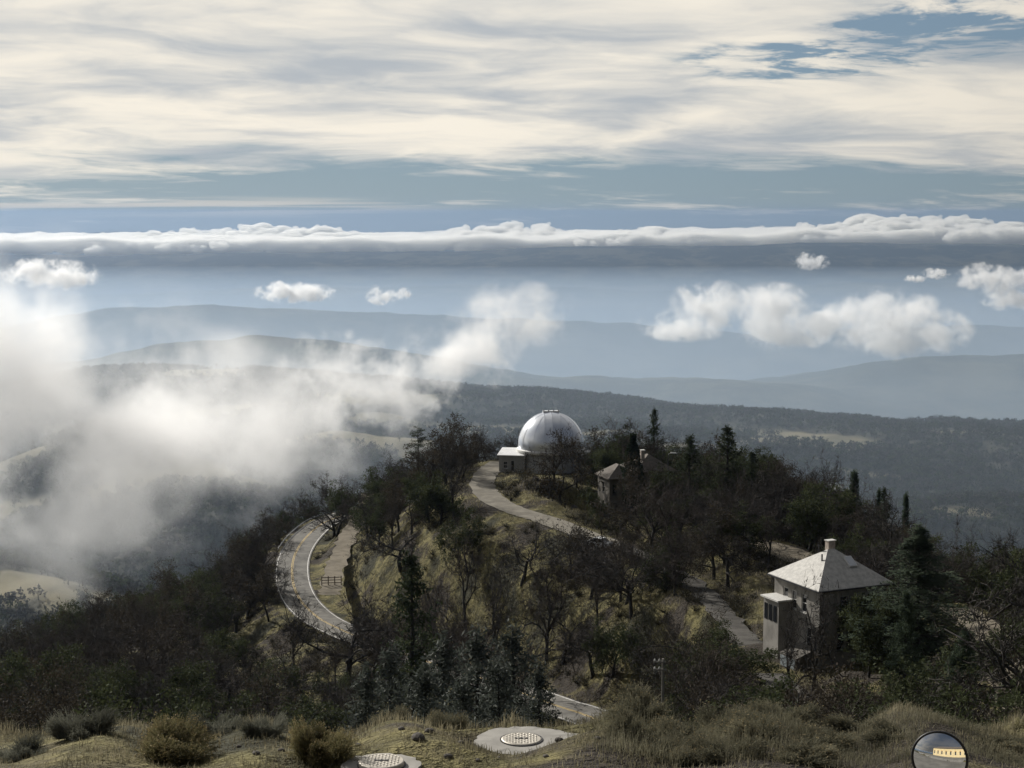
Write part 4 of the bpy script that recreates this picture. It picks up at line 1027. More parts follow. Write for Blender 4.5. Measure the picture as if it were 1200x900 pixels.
MIX = {'bare': 5, 'oak': 2.2, 'brown': .8}
wood('on the steep wooded slope below the outer road bend', 'below the road bend', (-60, 330), (92, 345), 200, {'bare': 4, 'oak': 3, 'brown': 1}, (7.5, 11.5), 1, 3.3)
wood('in the belt beyond the road bend, at the drop into the valley', 'beyond the road bend', (250, 470), (262, 372), 46, MIX, (7.5, 11), 2, 3.2)
wood('on the crest between the old road and the driveway', 'on the crest', (430, 560), (250, 335), 26, {'bare': 3, 'oak': 2, 'brown': 2}, (7, 11), 3, 3.4)
wood('in the thicket between the old road and the big dark pine', 'in the thicket under the old road', (330, 470), (120, 245), 26, {'bare': 3, 'oak': 3, 'grey': 1}, (5, 9), 4, 3.6)
wood('on the grassy slope below the driveway', 'on the grassy slope', (470, 790), (172, 238), 26, {'bare': 7, 'oak': .6}, (8, 12.5), 5, 5.0)
wood('on the far side of the crest behind the silver dome', 'behind the silver dome', (540, 720), (295, 330), 16, {'bare': 5, 'brown': 1}, (6, 8.5), 6, 3.2)
wood('around the house with brown roofs', 'around the brown roofed house', (690, 930), (200, 305), 72, {'bare': 4, 'oak': 2.5, 'brown': 2, 'pine': .3}, (8, 12), 7, 3.4)
wood('in the wood behind the beige house', 'behind the beige house', (880, 1070), (155, 275), 60, {'bare': 4, 'oak': 2, 'brown': 1.5, 'pine': .4}, (7.5, 11), 8, 3.6)
wood('on the falling ridge past the large spreading cedar', 'on the falling ridge', (1060, 1240), (150, 245), 40, {'bare': 5, 'oak': 1.5, 'brown': 1.5}, (6.5, 9.5), 12, 3.6)
wood('on the slope under the beige house', 'under the beige house', (760, 1180), (58, 150), 84, {'bare': 2.5, 'oak': 2.6, 'brown': 1}, (5.5, 9), 9, 3.4)
wood('beside the lower driveway past the cedars', 'beside the lower driveway', (1120, 1290), (62, 200), 40, {'bare': 3, 'oak': 2.5, 'brown': .7}, (7, 11), 10, 3.4)
wood('in the gully under the two round covers', 'in the gully', (330, 770), (70, 172), 44, {'bare': 2, 'oak': 3, 'grey': 1.2}, (4, 7.5), 11, 3.6)
print('trees', len(TREES), {k: sum(1 for o in COL.objects if o.name.startswith(k)) for k in ('bare_oak', 'evergreen_oak', 'brown_oak')})
# ------------------------------------------------------------------ woods far off, on the hills
def far_woods():
    rng = np.random.RandomState(3)
    pts, sc = [], []
    def sow(r0, r1, n, pad):
        a = rng.uniform(-0.40, 0.40, n); r = np.sqrt(rng.uniform(r0 * r0, r1 * r1, n)); x, y = r * np.sin(a), r * np.cos(a)
        m = wood_mask(x, y); k = rng.rand(n) < m * np.interp(r, [300, 500], [.5, 1.0]) + 0.025
        x, y = x[k], y[k]
        if r0 < 420:
            ok = np.array([all(dist_poly(u, v, pl) > c for pl, c in KEEP_CLEAR[:6]) for u, v in zip(x, y)]); x, y = x[ok], y[ok]
        pts.append(np.stack([x, y, ground_z(x, y) - 0.2], 1)); sc.append(rng.uniform(.7, 1.3, len(x)))
    sow(372, 900, 4200, 0); sow(900, 1700, 16000, 0); sow(1700, 2900, 26000, 0)
    Pn = np.concatenate(pts); S = np.concatenate(sc)
    me = bpy.data.meshes.new('far_woodland'); me.vertices.add(len(Pn)); me.vertices.foreach_set('co', Pn.astype(np.float32).ravel())
    for nm, ar, ty in (('size', S, 'FLOAT'), ('turn', rng.rand(len(S)) * 6.283, 'FLOAT')):
        at = me.attributes.new(nm, ty, 'POINT'); at.data.foreach_set('value', ar.astype(np.float32))
    at = me.attributes.new('pick', 'INT', 'POINT'); at.data.foreach_set('value', rng.randint(0, 4, len(S)).astype(np.int32))
    o = link('far_woodland', me); tag(o, 'dark oak woods covering the hills beyond the knoll', kind='stuff')
    # four small tree shapes, each a trunk with a lumpy crown of leaf clumps
    src = bpy.data.collections.new('far_tree_shapes')
    mats = [leafmat('far_oak_leaf', (0.028, 0.032, 0.020), (0.055, 0.055, 0.034)), TWIG, OAKL, leafmat('far_grey_leaf', (0.04, 0.042, 0.034), (0.07, 0.068, 0.052))]
    for i in range(4):
        r2 = np.random.RandomState(90 + i); N = 90
        c = r2.normal(size=(6, 3)) * np.array([1.7, 1.7, 1.0]) + np.array([0, 0, 5.0])
        C = c[r2.randint(0, 6, N)] + r2.normal(size=(N, 3)) * np.array([1.1, 1.1, .9])
        lv = quads(C, 1.35, r2, aspect=.7); tk = frusta([(0, 0, -.5)], [(0, 0, 4.5)], [.3], [.15], 5, r2)
        so = bpy.data.objects.new('far_tree_shape', mesh_from('far_tree', *merge([lv, tk]), mats[i])); src.objects.link(so)
    ng = bpy.data.node_groups.new('sow_trees', 'GeometryNodeTree')
    ng.interface.new_socket('Geometry', in_out='INPUT', socket_type='NodeSocketGeometry'); ng.interface.new_socket('Geometry', in_out='OUTPUT', socket_type='NodeSocketGeometry')
    N_ = ng.nodes; L_ = ng.links
    gi, go = N_.new('NodeGroupInput'), N_.new('NodeGroupOutput')
    ci = N_.new('GeometryNodeCollectionInfo'); ci.inputs['Collection'].default_value = src; ci.inputs['Separate Children'].default_value = True; ci.inputs['Reset Children'].default_value = True
    iop = N_.new('GeometryNodeInstanceOnPoints'); iop.inputs['Pick Instance'].default_value = True
    def attr(n, ty):
        a = N_.new('GeometryNodeInputNamedAttribute'); a.data_type = ty; a.inputs['Name'].default_value = n; return a.outputs[0]
    cx = N_.new('ShaderNodeCombineXYZ'); L_.new(attr('turn', 'FLOAT'), cx.inputs[2])
    L_.new(gi.outputs[0], iop.inputs['Points']); L_.new(ci.outputs[0], iop.inputs['Instance']); L_.new(attr('pick', 'INT'), iop.inputs['Instance Index'])
    L_.new(cx.outputs[0], iop.inputs['Rotation']); L_.new(attr('size', 'FLOAT'), iop.inputs['Scale']); L_.new(iop.outputs[0], go.inputs[0])
    o.modifiers.new('sow', 'NODES').node_group = ng
    print('far trees', len(Pn))
far_woods()
# ------------------------------------------------------------------ the bench in front: brush, grass, stones
BLADE = pbr('dry_grass_blade', (0.17, 0.155, 0.10), 0.85, vary=0.4, scale=0.6, color2=(0.31, 0.275, 0.18), trans=0.4)
BRUSH = leafmat('grey_green_brush', (0.12, 0.117, 0.08), (0.25, 0.235, 0.16), tr=.35)
OLIVE = leafmat('olive_brush', (0.14, 0.13, 0.066), (0.28, 0.25, 0.13), tr=.4)
SAGE = leafmat('silver_sage', (0.105, 0.108, 0.082), (0.225, 0.226, 0.18), tr=.35)
SEED = pbr('dry_flower_head', (0.30, 0.235, 0.12), 0.85, vary=0.3, scale=2, trans=.2)
def blades(C, h, lean, width, rng):
    """tapering two-piece blades rooted at C"""
    C = np.asarray(C); N = len(C); a = rng.rand(N) * 6.283; ln = (np.abs(rng.normal(size=N)) * lean)[:, None]; d = np.stack([np.cos(a), np.sin(a), np.zeros(N)], 1)
    hh = (h * (0.45 + 0.75 * rng.rand(N)))[:, None]; w = np.stack([-np.sin(a), np.cos(a), np.zeros(N)], 1) * width
    up = np.array([[0, 0, 1.0]]); m = C + up * hh * .55 + d * ln * hh * .3; t = C + up * hh * (1 - .2 * ln) + d * ln * hh
    V = np.stack([C - w, C + w, m + w * .7, m - w * .7, t + w * .15, t - w * .15], 1).reshape(-1, 3); b = (np.arange(N) * 6)[:, None]
    return V, np.concatenate([np.concatenate([b, b + 1, b + 2, b + 3], 1), np.concatenate([b + 3, b + 2, b + 4, b + 5], 1)]), t
def bush_mesh(seed, R, H, mat, n=2600, flower=0.25, lobes=7):
    """irregular brush: several leaning clumps of uneven stems"""
    rng = np.random.RandomState(seed); tips, mids, roots, keep = [], [], [], []
    for q in range(lobes):
        a0, r0 = rng.rand() * 6.283, .68 * rng.rand() ** .7; cx = np.array([math.cos(a0) * r0, math.sin(a0) * r0, 0]); rr = rng.uniform(.28, .52); hh = rng.uniform(.55, 1.02) * (1 - .35 * r0); m = int(n / lobes * rng.uniform(.6, 1.4))
        el = np.arccos(rng.rand(m) ** .6 * .98); a = rng.rand(m) * 6.283
        d = np.stack([np.cos(a) * np.sin(el), np.sin(a) * np.sin(el), np.cos(el)], 1); L = .35 + .75 * rng.rand(m) ** .7
        lean = np.array([math.cos(a0), math.sin(a0), 0]) * .12
        tip = cx + (d * np.array([rr, rr, hh]) + lean * d[:, 2:3]) * L[:, None] + rng.normal(size=(m, 3)) * .025; root = cx * .7 + rng.normal(size=(m, 3)) * np.array([.09, .09, 0])
        mid = root * .42 + tip * .58 + rng.normal(size=(m, 3)) * .045 + np.array([0, 0, .05])
        tips.append(tip); mids.append(mid); roots.append(root); keep.append(L)
    tip, mid, root, L = map(np.concatenate, (tips, mids, roots, keep)); tip[:, 2] = np.maximum(tip[:, 2], .02); n = len(tip)
    g1 = frusta(root, mid, np.full(n, .007), np.full(n, .006), 2, rng); g2 = frusta(mid, tip, np.full(n, .006), np.full(n, .003), 2, rng)
    lf = quads(mid[:, None].repeat(3, 1).reshape(-1, 3) + (tip - mid).repeat(3, 0) * rng.rand(n * 3, 1) * 1.02 + rng.normal(size=(n * 3, 3)) * .018, .05, rng, aspect=.25)
    fo = mesh_from('brush', *merge([g1, g2, lf]), mat)
    k = tip[(rng.rand(n) < flower) & (L > .8)]
    fl = mesh_from('flower_heads', *quads(np.repeat(k, 3, 0) + rng.normal(size=(len(k) * 3, 3)) * .012, .026, rng, aspect=.7), SEED) if flower and len(k) else None
    return fo, fl
BUSH = {'olive': bush_mesh(1, 1.0, 1.0, OLIVE, 4200, .5, 9), 'olive2': bush_mesh(6, 1.0, 1.0, OLIVE, 3600, .6, 6), 'grey': bush_mesh(2, 1.0, 1.0, BRUSH, 3200, .22), 'sage': bush_mesh(3, 1.0, 1.0, SAGE, 1600, .0), 'grey2': bush_mesh(4, 1.0, 1.0, BRUSH, 3200, .15)}
def put_bush(kind, px, D, wpx, hpx, label, group=None, sink=0.0):
    g = G(px, D); k = D * CT - g.z * ST; R = wpx * k / F / 2; H = hpx * k / F
    o = empty('shrub', (g.x, g.y, g.z - sink), px * .37); o.scale = (R, R * .9, H); tag(o, label, 'shrub', group)
    fo, fl = BUSH[kind]; link('foliage', fo, o)
    if fl: link('flower_heads', fl, o)
put_bush('olive', 195, 29.8, 165, 56, 'wide rounded olive green shrub with yellowish tips')
put_bush('olive2', 378, 29.4, 105, 60, 'tall olive shrub with dry orange flower heads beside the raised cover')
put_bush('grey', 530, 34.8, 70, 36, 'upright dry grey shrub behind the flush cover pad')
put_bush('sage', 95, 31.5, 95, 46, 'silver leaved shrub beside the wide olive shrub')
put_bush('sage', 255, 33.5, 80, 42, 'silver leaved shrub peeping over the wide olive shrub')
put_bush('sage', 308, 32.0, 70, 38, 'small silver shrub between the two olive shrubs')
put_bush('grey2', 462, 36.0, 60, 28, 'low grey shrub at the edge of the drop')
put_bush('sage', 30, 30.5, 90, 30, 'low silver shrub at the end of the bench')
put_bush('olive', 700, 37.0, 40, 28, 'small dark tuft beside the trailing pad end')
for i, (px, D, w, h) in enumerate(((752, 34.0, 120, 44), (800, 31.5, 130, 44), (845, 34.5, 120, 40), (890, 31.5, 120, 38), (925, 34.0, 110, 33), (970, 32.0, 110, 29), (1010, 34.0, 100, 25), (775, 30.0, 120, 34), (850, 29.5, 120, 32), (930, 29.5, 120, 26), (1040, 31.5, 90, 20), (1165, 32, 90, 20), (735, 31.2, 70, 34))):
    put_bush('grey' if i % 2 else 'grey2', px, D, w, h, 'grey green brushy shrub in the thicket beside the round mirror', 'brush thicket by the mirror')

def bench_grass():
    rng = np.random.RandomState(8); N = 80000
    y = rng.uniform(25.6, 41, N); x = rng.uniform(-13.5, 14.5, N) * y / 34
    d = fbm(x, y, 1.6, 3); k = rng.rand(N) < np.clip(.38 + .9 * d + sstep(y, 34, 37) * .5, .04, 1)
    for c, r_, tl in ((COVERS[0], 1.0, 1.0), (COVERS[1], .8, 0)):
        k &= ~((((x - c.x) / r_) ** 2 + ((y - c.y) / r_) ** 2 < 1) | ((np.abs(y - c.y) < .42) & (x > c.x) & (x < c.x + r_ + tl)))
    x, y = x[k], y[k]; C = np.stack([x, y, ground_z(x, y) - .02], 1)
    h = np.interp(y, [26, 33, 36, 39], [.12, .16, .34, .45])
    v, f, t = blades(C, h, .55, .009, rng)
    o = link('dry_grass', mesh_from('dry_grass', v, f, BLADE)); tag(o, 'short dry grass scattered over the bench', kind='stuff')
    # taller tussocks along the brink
    N = 9000; y = rng.uniform(35.2, 39, N); x = rng.uniform(-13, 14, N) * y / 34; k = rng.rand(N) < np.clip(.35 + 1.1 * fbm(x + 40, y, 1.1, 2), .02, 1); x, y = x[k], y[k]
    v, f, t = blades(np.stack([x, y, ground_z(x, y) - .02], 1), np.where(x > 2, .30, .42), .45, .006, rng)
    hd = quads(np.repeat(t[::3], 2, 0), .05, rng, aspect=.4)
    o = link('tall_dry_grass', mesh_from('tall_dry_grass', *merge([(v, f), hd]), BLADE)); tag(o, 'tall dry grass along the brink of the bench', kind='stuff')
bench_grass()
def brush_grass():
    rng = np.random.RandomState(9); N = 26000; D = rng.uniform(29, 36.5, N); px = rng.uniform(690, 1230, N) + rng.normal(size=N) * 20; x = (px - 600) / F * D * 1.03
    hmax = np.interp(px, [690, 740, 800, 900, 1050, 1200], [.2, .46, .5, .4, .22, .2])
    k = rng.rand(N) < np.clip(.5 + .8 * fbm(x, D, 1.3, 3), .05, 1); x, D, hmax = x[k], D[k], hmax[k]
    v, f, t = blades(np.stack([x, D, ground_z(x, D) - .02], 1), hmax, .45, .005, rng)
    hd = quads(np.repeat(t[::4], 2, 0), .035, rng, aspect=.5)
    o = link('brush_stems', mesh_from('brush_stems', *merge([(v, f), hd]), BRUSH)); tag(o, 'tangled dry stems filling the brush thicket', kind='stuff')
brush_grass()
def slope_grass():
    """rough grass tufts on the open hillside"""
    rng = np.random.RandomState(18); N = 120000
    D = rng.uniform(105, 300, N); px = rng.uniform(400, 980, N); x = (px - 600) / F * D; k = fbm(x, D, 12, 3) > -.15
    x, D = x[k], D[k]
    ok = np.ones(len(x), bool)
    for pl, c in ((ROAD_MAIN, 3.5), (ROAD_OLD, 2.3), (ROAD_DRIVE, 2.5), (LANE, 1.8), (YARD, 2.8)):
        pl = pl[::3]
        for a, b in zip(pl[:-1], pl[1:]):
            dx, dy = b[0] - a[0], b[1] - a[1]; t = np.clip(((x - a[0]) * dx + (D - a[1]) * dy) / (dx * dx + dy * dy), 0, 1); ok &= np.hypot(x - a[0] - t * dx, D - a[1] - t * dy) > c
    for c, r_ in ((DOME_C, 6.5), (DOME_C + Vector((-7, 0, 0)), 4), (HOUSE_C, 6.5), (HALL_C, 8)): ok &= np.hypot(x - c.x, D - c.y) > r_
    x, D = x[ok], D[ok]
    v, f, t = blades(np.stack([x, D, ground_z(x, D) - .03], 1), np.full(len(x), .55), .8, .035, rng)
    o = link('hill_grass', mesh_from('hill_grass', v, f, BLADE)); tag(o, 'rough dry grass on the open hillside', kind='stuff')
slope_grass()
ROCK = pbr('dark_rock', (0.10, 0.09, 0.08), .95, vary=.3, scale=3, bump=.3)
def stones():
    rng = random.Random(12); base = []
    for s in range(3):
        r2 = np.random.RandomState(s); import bmesh as _b
        bm = _b.new(); _b.ops.create_icosphere(bm, subdivisions=2, radius=1.0)
        ax = r2.normal(size=(7, 3)); 
        for v in bm.verts:
            q = np.array(v.co); k = 1 - .22 * sum(max(0, float(q @ (a / np.linalg.norm(a))) - .55) for a in ax); v.co = Vector(q * k * np.array([1, .8, .6]))
        me = bpy.data.meshes.new('stone'); bm.to_mesh(me); bm.free(); me.materials.append(ROCK); base.append(me)
    for px, D, r in [(490, 30.5, .17), (503, 31.5, .12), (470, 31.8, .09), (655, 31.2, .10), (540, 31.0, .08), (585, 30.2, .07), (680, 31.9, .08), (525, 29.5, .1), (640, 29.2, .07), (560, 29.3, .06), (700, 30.2, .09), (330, 30, .08), (300, 29.5, .1), (420, 31.5, .08), (280, 30.6, .07)]:
        g = G(px, D); o = link('stone', base[rng.randrange(3)], None, (g.x, g.y, g.z + r * .2), rng.uniform(0, 6)); o.scale = (r, r, r); tag(o, 'small dark stone lying on the grassy bench', 'stone', 'stones on the bench')
    for px, D, r in [(628, 262, .8), (640, 258, .6), (615, 266, .7), (660, 256, .9), (672, 262, .7), (600, 262, .5)]:
        g = G(px, D); o = link('boulder', base[rng.randrange(3)], None, (g.x, g.y, g.z + r * .15), rng.uniform(0, 6)); o.scale = (r, r, r); tag(o, 'dark boulder on the bank under the silver dome', 'boulder', 'boulders under the dome')
stones()

def hill_scrub():
    """low leafless brush on the slopes round the knoll, too thick to count"""
    rng = np.random.RandomState(28); N = 9000
    D = np.sqrt(rng.uniform(48 ** 2, 335 ** 2, N)); px = rng.uniform(-80, 1290, N); x = (px - 600) / F * D; k = fbm(x + 300, D, 16, 3) > np.where((px > 440) & (px < 770) & (D > 170), .12, -.12); x, D = x[k], D[k]
    ok = np.array([all(dist_poly(u, v, pl[::3] + [pl[-1]]) > c - .8 for pl, c in KEEP_CLEAR) for u, v in zip(x, D)]); x, D = x[ok], D[ok]
    n = 46; s = rng.uniform(.5, 1.25, len(x)); C = np.stack([x, D, ground_z(x, D)], 1)
    root = np.repeat(C, n, 0) + rng.normal(size=(len(x) * n, 3)) * np.array([.12, .12, 0]); S = np.repeat(s, n)[:, None]
    d = rng.normal(size=(len(root), 3)) * np.array([.75, .75, .4]) + np.array([0, 0, .75]); tip = root + d * S
    k2 = frusta(root, tip, np.full(len(root), .028), np.full(len(root), .012), 2, rng)
    lf = quads(np.repeat(tip, 2, 0) + rng.normal(size=(len(tip) * 2, 3)) * .15, .17, rng, aspect=.5)
    o = link('hill_scrub', mesh_from('hill_scrub', *merge([k2, lf]), leafmat('scrub_leaf', (0.032, 0.031, 0.022), (0.075, 0.068, 0.046)))); tag(o, 'low scrub covering the slopes of the knoll', kind='stuff')
hill_scrub()
# ------------------------------------------------------------------ air: haze, mist, clouds
def haze_box():
    mb = MB(); mb.box((-47000, -47000, -1105), (47000, 47000, 70))
    m = bpy.data.materials.new('haze_air'); m.use_nodes = True; t = NT(m.node_tree); t.n.clear()
    pv = t.new('ShaderNodeVolumePrincipled', ins={'Color': (0.25, 0.35, 0.51, 1), 'Density': 3.1e-5, 'Anisotropy': 0.4})
    o = t.new('ShaderNodeOutputMaterial'); t.l.new(pv.outputs[0], o.inputs['Volume'])
    h = mb.build('haze', m); h['kind'] = 'stuff'
    return h
haze_box()

import bmesh
def cloud_hull(blobs, grow, voxel):
    """one closed lumpy body round all the lobes of a cloud"""
    bm = bmesh.new()
    for c, r in blobs:
        M = Matrix.Translation(c) @ Matrix.Diagonal((r[0] * grow, r[1] * grow, r[2] * grow, 1))
        bmesh.ops.create_icosphere(bm, subdivisions=3, radius=1.0, matrix=M)
    me = bpy.data.meshes.new('tmp'); bm.to_mesh(me); bm.free()
    o = bpy.data.objects.new('tmp', me); COL.objects.link(o)
    md = o.modifiers.new('r', 'REMESH'); md.mode = 'VOXEL'; md.voxel_size = voxel
    dg = bpy.context.evaluated_depsgraph_get(); out = bpy.data.meshes.new_from_object(o.evaluated_get(dg))
    bpy.data.objects.remove(o); bpy.data.meshes.remove(me)
    return out
def vol_cloud(name, c, blobs, dens, L, amp=3.0, sharp=3.0, seed=0.0, col=(1.0, 1.0, 1.0), g=0.4, step=0.3, detail=5, rough=0.6, grow=1.3, fade=-0.28, bias=0.5, fw=0.3):
    """one cloud: a closed body round c holding billowing vapour; blobs = [(centre offset, radii)]"""
    ext = np.array([[bc[i] + s * br[i] * grow for s in (-1, 1) for i in range(3)] for bc, br in blobs]); 
    lo = np.array([[bc[i] - br[i] * grow for i in range(3)] for bc, br in blobs]).min(0); hi = np.array([[bc[i] + br[i] * grow for i in range(3)] for bc, br in blobs]).max(0)
    me = cloud_hull(blobs, grow, float(min(hi - lo)) / 14)
    m = bpy.data.materials.new(name + '_vapour'); m.use_nodes = True; t = NT(m.node_tree); t.n.clear()
    p = t.new('ShaderNodeTexCoord').outputs['Object']
    q = t.vmath('ADD', p, (seed * 131.7, seed * 57.3, seed * 91.1))
    n = t.noise(q, 1.0 / L, detail, rough, 0.25)
    f = None
    for bc, br in blobs:
        e = t.vmath('LENGTH', t.vmath('DIVIDE', t.vmath('SUBTRACT', p, tuple(bc)), tuple(br)), out='v')
        e = t.math('SUBTRACT', 1.0, e)
        f = e if f is None else t.new('ShaderNodeMath', operation='SMOOTH_MAX', ins={0: f, 1: e, 2: 0.25}).outputs[0]
    fld = t.math('ADD', f, t.math('MULTIPLY', t.math('SUBTRACT', n, bias), amp))
    d = t.math('MULTIPLY', t.math('MULTIPLY', fld, sharp, clamp=True), dens)
    d = t.math('MULTIPLY', d, t.ss(f, fade, fade + fw))
    pv = t.new('ShaderNodeVolumePrincipled', ins={'Color': (*col, 1), 'Density': d, 'Anisotropy': g})
    o = t.new('ShaderNodeOutputMaterial'); t.l.new(pv.outputs[0], o.inputs['Volume'])
    m.cycles.volume_step_rate = L * step * 10 / float(np.mean(hi - lo))
    me.materials.clear(); me.materials.append(m); me.name = name
    return link(name, me, loc=c)

def blob(c, px, y, D, wpx, hpx, dep):
    """an ellipsoid (offset from c, radii) covering wpx x hpx photo pixels at that place"""
    p = P(px, y, D); return (p - c, (wpx * D / F / 2, dep, hpx * D / F / 2))

def clouds():
    # fog rising out of the side valley
    c = P(130, 480, 760)
    B = [blob(c, 30, 470, 780, 420, 330, 90), blob(c, 150, 500, 760, 480, 250, 80), blob(c, 300, 505, 800, 330, 170, 70), blob(c, -40, 400, 800, 380, 260, 80),
         blob(c, 130, 610, 720, 360, 160, 60), blob(c, -60, 560, 720, 320, 260, 70)]
    o = vol_cloud('fog_bank', c, B, 0.034, 46, 5.6, 0.8, 3.0, bias=.53, detail=6, rough=.62, grow=1.42, fade=-.4, fw=.85)
    tag(o, 'big grey white fog bank rising from the valley beside the knoll', 'cloud')
    # torn wisp drifting over the wooded ridge
    c = P(505, 420, 1250)
    B = [blob(c, 605, 370, 1250, 130, 76, 60), blob(c, 545, 410, 1250, 150, 90, 60), blob(c, 470, 435, 1240, 190, 80, 60), blob(c, 385, 430, 1230, 130, 80, 50), blob(c, 440, 470, 1230, 200, 70, 50)]
    o = vol_cloud('cloud', c, B, 0.045, 34, 6.5, 0.8, 5.0, bias=.55, detail=7, rough=.66)
    tag(o, 'torn ragged wisp of white cloud trailing over the wooded ridge', 'cloud')
    # heaped cloud over the valley
    c = P(945, 378, 3800)
    B = [blob(c, 830, 360, 3800, 80, 60, 90), blob(c, 800, 380, 3800, 100, 36, 90), blob(c, 905, 370, 3800, 100, 70, 110), blob(c, 960, 380, 3800, 110, 50, 90), blob(c, 1040, 378, 3800, 130, 74, 120), blob(c, 1095, 388, 3800, 80, 50, 80), blob(c, 1050, 400, 3800, 90, 40, 80)]
    o = vol_cloud('cloud', c, B, 0.028, 62, 6.0, 1.2, 9.0, bias=.52, detail=7, rough=.64)
    tag(o, 'long heaped white cloud hanging over the hazy valley', 'cloud')
    small = [(345, 343, 5200, 86, 22, 'small flat white cloud next to the close pair of tiny puffs', 2.0),
             (447, 347, 5200, 34, 20, 'tiny puff beside the small flat cloud, larger of a close pair', 4.0), (473, 345, 5200, 20, 16, 'tiny puff beside the small flat cloud, smaller of a close pair', 4.5),
             (950, 307, 9000, 40, 18, 'tiny tilted cloud against the dark far mountain slope', 6.0),
             (1072, 327, 6500, 24, 8, 'flat scrap beside the bright puffy cloud, thinner of a close pair', 7.0), (1097, 321, 6500, 30, 13, 'rounded scrap beside the bright puffy cloud, fuller of a close pair', 8.0),
             (1165, 327, 6000, 90, 30, 'bright puffy cloud with a ragged underside above the valley mist', 11.0), (1185, 350, 6000, 70, 26, 'grey low cloud under the bright puffy one', 12.0),
             (60, 322, 5000, 110, 32, 'soft cloud above the fog bank', 13.0)]
    for px, y, D, w, h, lab, sd_ in small:
        c = P(px, y, D); rx, rz = w * D / F / 2, h * D / F / 2
        B = [((0, 0, 0), (rx, rx * 0.6, rz)), ((-rx * .35, 0, rz * .3), (rx * .5, rx * .5, rz * .9)), ((rx * .4, 0, -rz * .15), (rx * .55, rx * .5, rz * .8))]
        o = vol_cloud('cloud', c, B, 1.3 / rz, rz * 1.0, 6.0, 1.3, sd_, step=0.35, detail=6, rough=.64, bias=.52)
        tag(o, lab, 'cloud')
    # mist lying on the valley floor
    c = P(600, 400, 8500)
    mb = MB(); mb.box((-6500, -5500, -330), (6500, 4200, 175))
    m = bpy.data.materials.new('mist_air'); m.use_nodes = True; t = NT(m.node_tree); t.n.clear()
    pv = t.new('ShaderNodeVolumePrincipled', ins={'Color': (0.62, 0.78, 0.98, 1), 'Density': 1.6e-4, 'Anisotropy': 0.3})
    o_ = t.new('ShaderNodeOutputMaterial'); t.l.new(pv.outputs[0], o_.inputs['Volume'])
    o = mb.build('valley_mist', m, loc=(0, 8600, -585)); o['kind'] = 'stuff'; o['label'] = 'pale mist lying low over the valley floor'
    # thin blue mist in the nearer side valleys
    mb = MB(); mb.box((-1700, -1230, -130), (1700, 1230, 130))
    m = bpy.data.materials.new('thin_mist_air'); m.use_nodes = True; t = NT(m.node_tree); t.n.clear()
    pv = t.new('ShaderNodeVolumePrincipled', ins={'Color': (0.70, 0.84, 1.0, 1), 'Density': 1.5e-4, 'Anisotropy': 0.3})
    o_ = t.new('ShaderNodeOutputMaterial'); t.l.new(pv.outputs[0], o_.inputs['Volume'])
    o = mb.build('side_valley_mist', m, loc=(0, 1720, -240)); o['kind'] = 'stuff'; o['label'] = 'thin blue mist in the wooded side valleys'
clouds()

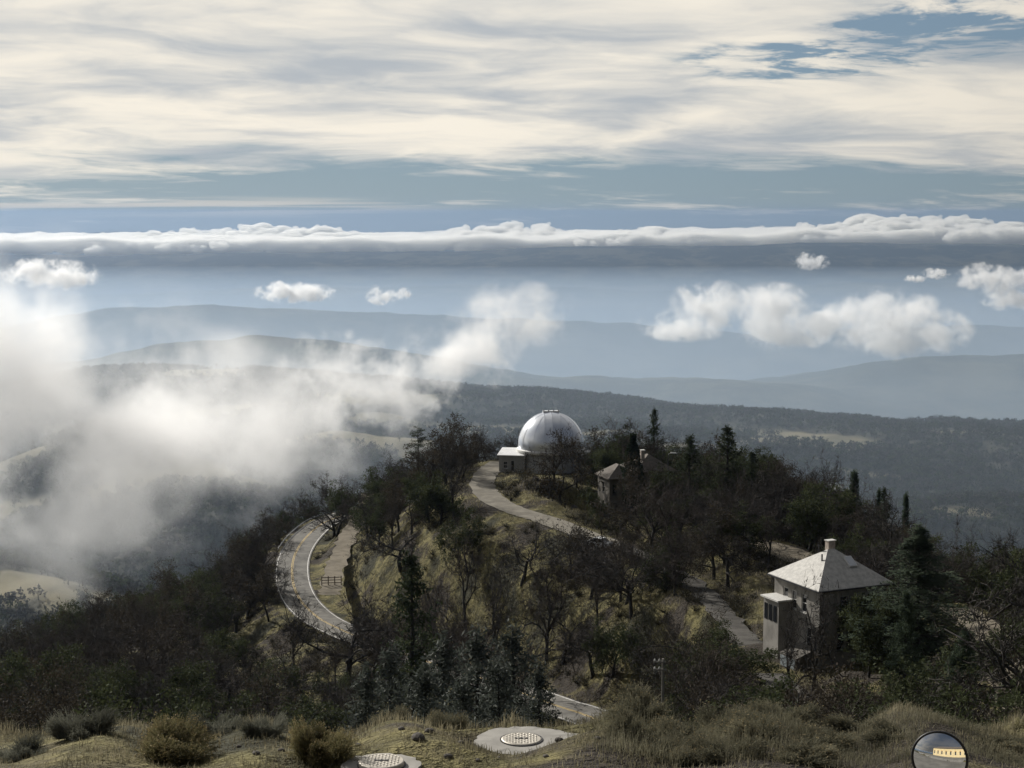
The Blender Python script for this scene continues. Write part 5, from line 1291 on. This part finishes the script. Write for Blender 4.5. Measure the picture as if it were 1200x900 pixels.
def cloud_sheet():
    """sea of cumulus tops lying behind and over the far mountain"""
    rng = np.random.RandomState(44)
    bm = bmesh.new(); bmesh.ops.create_icosphere(bm, subdivisions=2, radius=1.0); bm.verts.ensure_lookup_table()
    sv = np.array([v.co[:] for v in bm.verts]); sf = np.array([[v.index for v in f.verts] for f in bm.faces]); bm.free()
    vs, fs, o_ = [], [], 0
    def puff(x, y, z, rx, rz):
        nonlocal o_
        ph = rng.rand(9) * 6.28; a = sv * rng.uniform(2.2, 3.4) + ph[:3]; b = sv * rng.uniform(5, 7) + ph[3:6]
        k = 1 + .15 * np.sin(a[:, 0]) * np.sin(a[:, 1] + a[:, 2]) + .08 * np.abs(np.sin(b[:, 0] + b[:, 2])) + .06 * np.sin(b[:, 1] * 1.6) * np.sin(b[:, 2] * 1.3)
        vs.append(sv * k[:, None] * np.array([rx, rx * .9, rz]) + np.array([x, y, z])); fs.append(sf + o_); o_ += len(sv)
    for row, (Y0, n) in enumerate(((22200, 110), (22500, 120), (22900, 120), (23700, 110), (24800, 90), (26500, 80))):
        for i in range(n):
            px = -150 + 1500 * (i + rng.rand()) / n; Y = Y0 + rng.uniform(-150, 250); x = (px - 600) / F * Y
            ytop = np.interp(px, [0, 250, 500, 700, 800, 880, 1000, 1200], [277, 273, 275, 269, 264, 268, 262, 259]) + 12 * fbm(np.array([x]), np.array([Y * .3]), 2300, 4)[0]
            ybot = np.interp(px, [0, 250, 330, 500, 700, 1200], [295, 297, 300, 297, 290, 287])
            ybot += 6 * fbm(np.array([x + 5000]), np.array([Y * .1]), 1100, 3)[0]
            if row == 0 and fbm(np.array([x]), np.array([900.0]), 1700, 2)[0] < -.05: continue
            fr = (0.40, .52, .68, .85, .95, 1.0)[row] + rng.uniform(-.1, .1)
            top = -(ybot + (ytop - ybot) * fr - YH) / F * Y; rz = rng.uniform(55, 130) * (0.75 if row == 0 else 1) * np.interp(px, [0, 500, 1200], [.75, .9, 1.25])
            puff(x, Y, top - rz * .8 + rng.uniform(-15, 30), rz * rng.uniform(1.3, 2.6), rz)
            for _ in range(rng.randint(2, 6)):
                r_ = rng.uniform(22, 55); puff(x + rng.uniform(-1.6, 1.6) * rz, Y + rng.uniform(-1, .3) * rz, top + rng.uniform(-.7, .25) * rz, r_ * 1.25, r_)
            if row > 1 and rng.rand() < .55: puff(x + rng.uniform(-120, 120), Y - 60, top - rz * .25, rz * .6, rz * .45)
    xs = np.linspace(-9800, 9800, 200); ys = np.linspace(22200, 29000, 60); X, Y = np.meshgrid(xs, ys)
    px = 600 + X / Y * F
    Z = -np.interp(px, [0, 500, 1200], [30, 28, 18]) / F * Y * np.interp(Y, [22200, 29000], [1, .8]) + 50 * fbm(X, Y, 900, 3)
    nr, nc = X.shape; V = np.stack([X, Y, Z], -1).reshape(-1, 3); i = np.arange(nr - 1)[:, None] * nc; j = np.arange(nc - 1)[None]
    Q = np.stack([i + j, i + j + 1, i + nc + j + 1, i + nc + j], -1).reshape(-1, 4)
    V2 = V.copy(); V2[:, 2] -= 70; n0 = len(V)
    A = np.concatenate([np.arange(nc), np.arange(1, nr) * nc + nc - 1, (nr - 1) * nc + np.arange(nc - 2, -1, -1), np.arange(nr - 2, 0, -1) * nc]); S = np.stack([A, A + n0, np.roll(A, -1) + n0, np.roll(A, -1)], -1)
    q = np.concatenate([Q, Q[:, ::-1] + n0, S]); tri = np.concatenate([q[:, [0, 1, 2]], q[:, [0, 2, 3]]])
    vs += [V, V2]; fs.append(tri + o_)
    m = bpy.data.materials.new('cloud_top'); m.use_nodes = True; t = NT(m.node_tree); t.n.clear()
    pv = t.new('ShaderNodeVolumePrincipled', ins={'Color': (1.0, 0.99, 0.955, 1), 'Density': 0.014, 'Anisotropy': 0.5})
    o2 = t.new('ShaderNodeOutputMaterial'); t.l.new(pv.outputs[0], o2.inputs['Volume'])
    me = mesh_from('tmp_bank', np.concatenate(vs), np.concatenate(fs))
    ob = bpy.data.objects.new('tmp', me); COL.objects.link(ob); md = ob.modifiers.new('r', 'REMESH'); md.mode = 'VOXEL'; md.voxel_size = 15
    out = bpy.data.meshes.new_from_object(ob.evaluated_get(bpy.context.evaluated_depsgraph_get())); bpy.data.objects.remove(ob); bpy.data.meshes.remove(me)
    out.materials.clear(); out.materials.append(m); out.name = 'cloud_bank'
    print('bank faces', len(out.polygons))
    o = link('cloud_bank', out)
    tag(o, 'long bright bank of cumulus tops lying over the far mountains', 'cloud bank')
cloud_sheet()
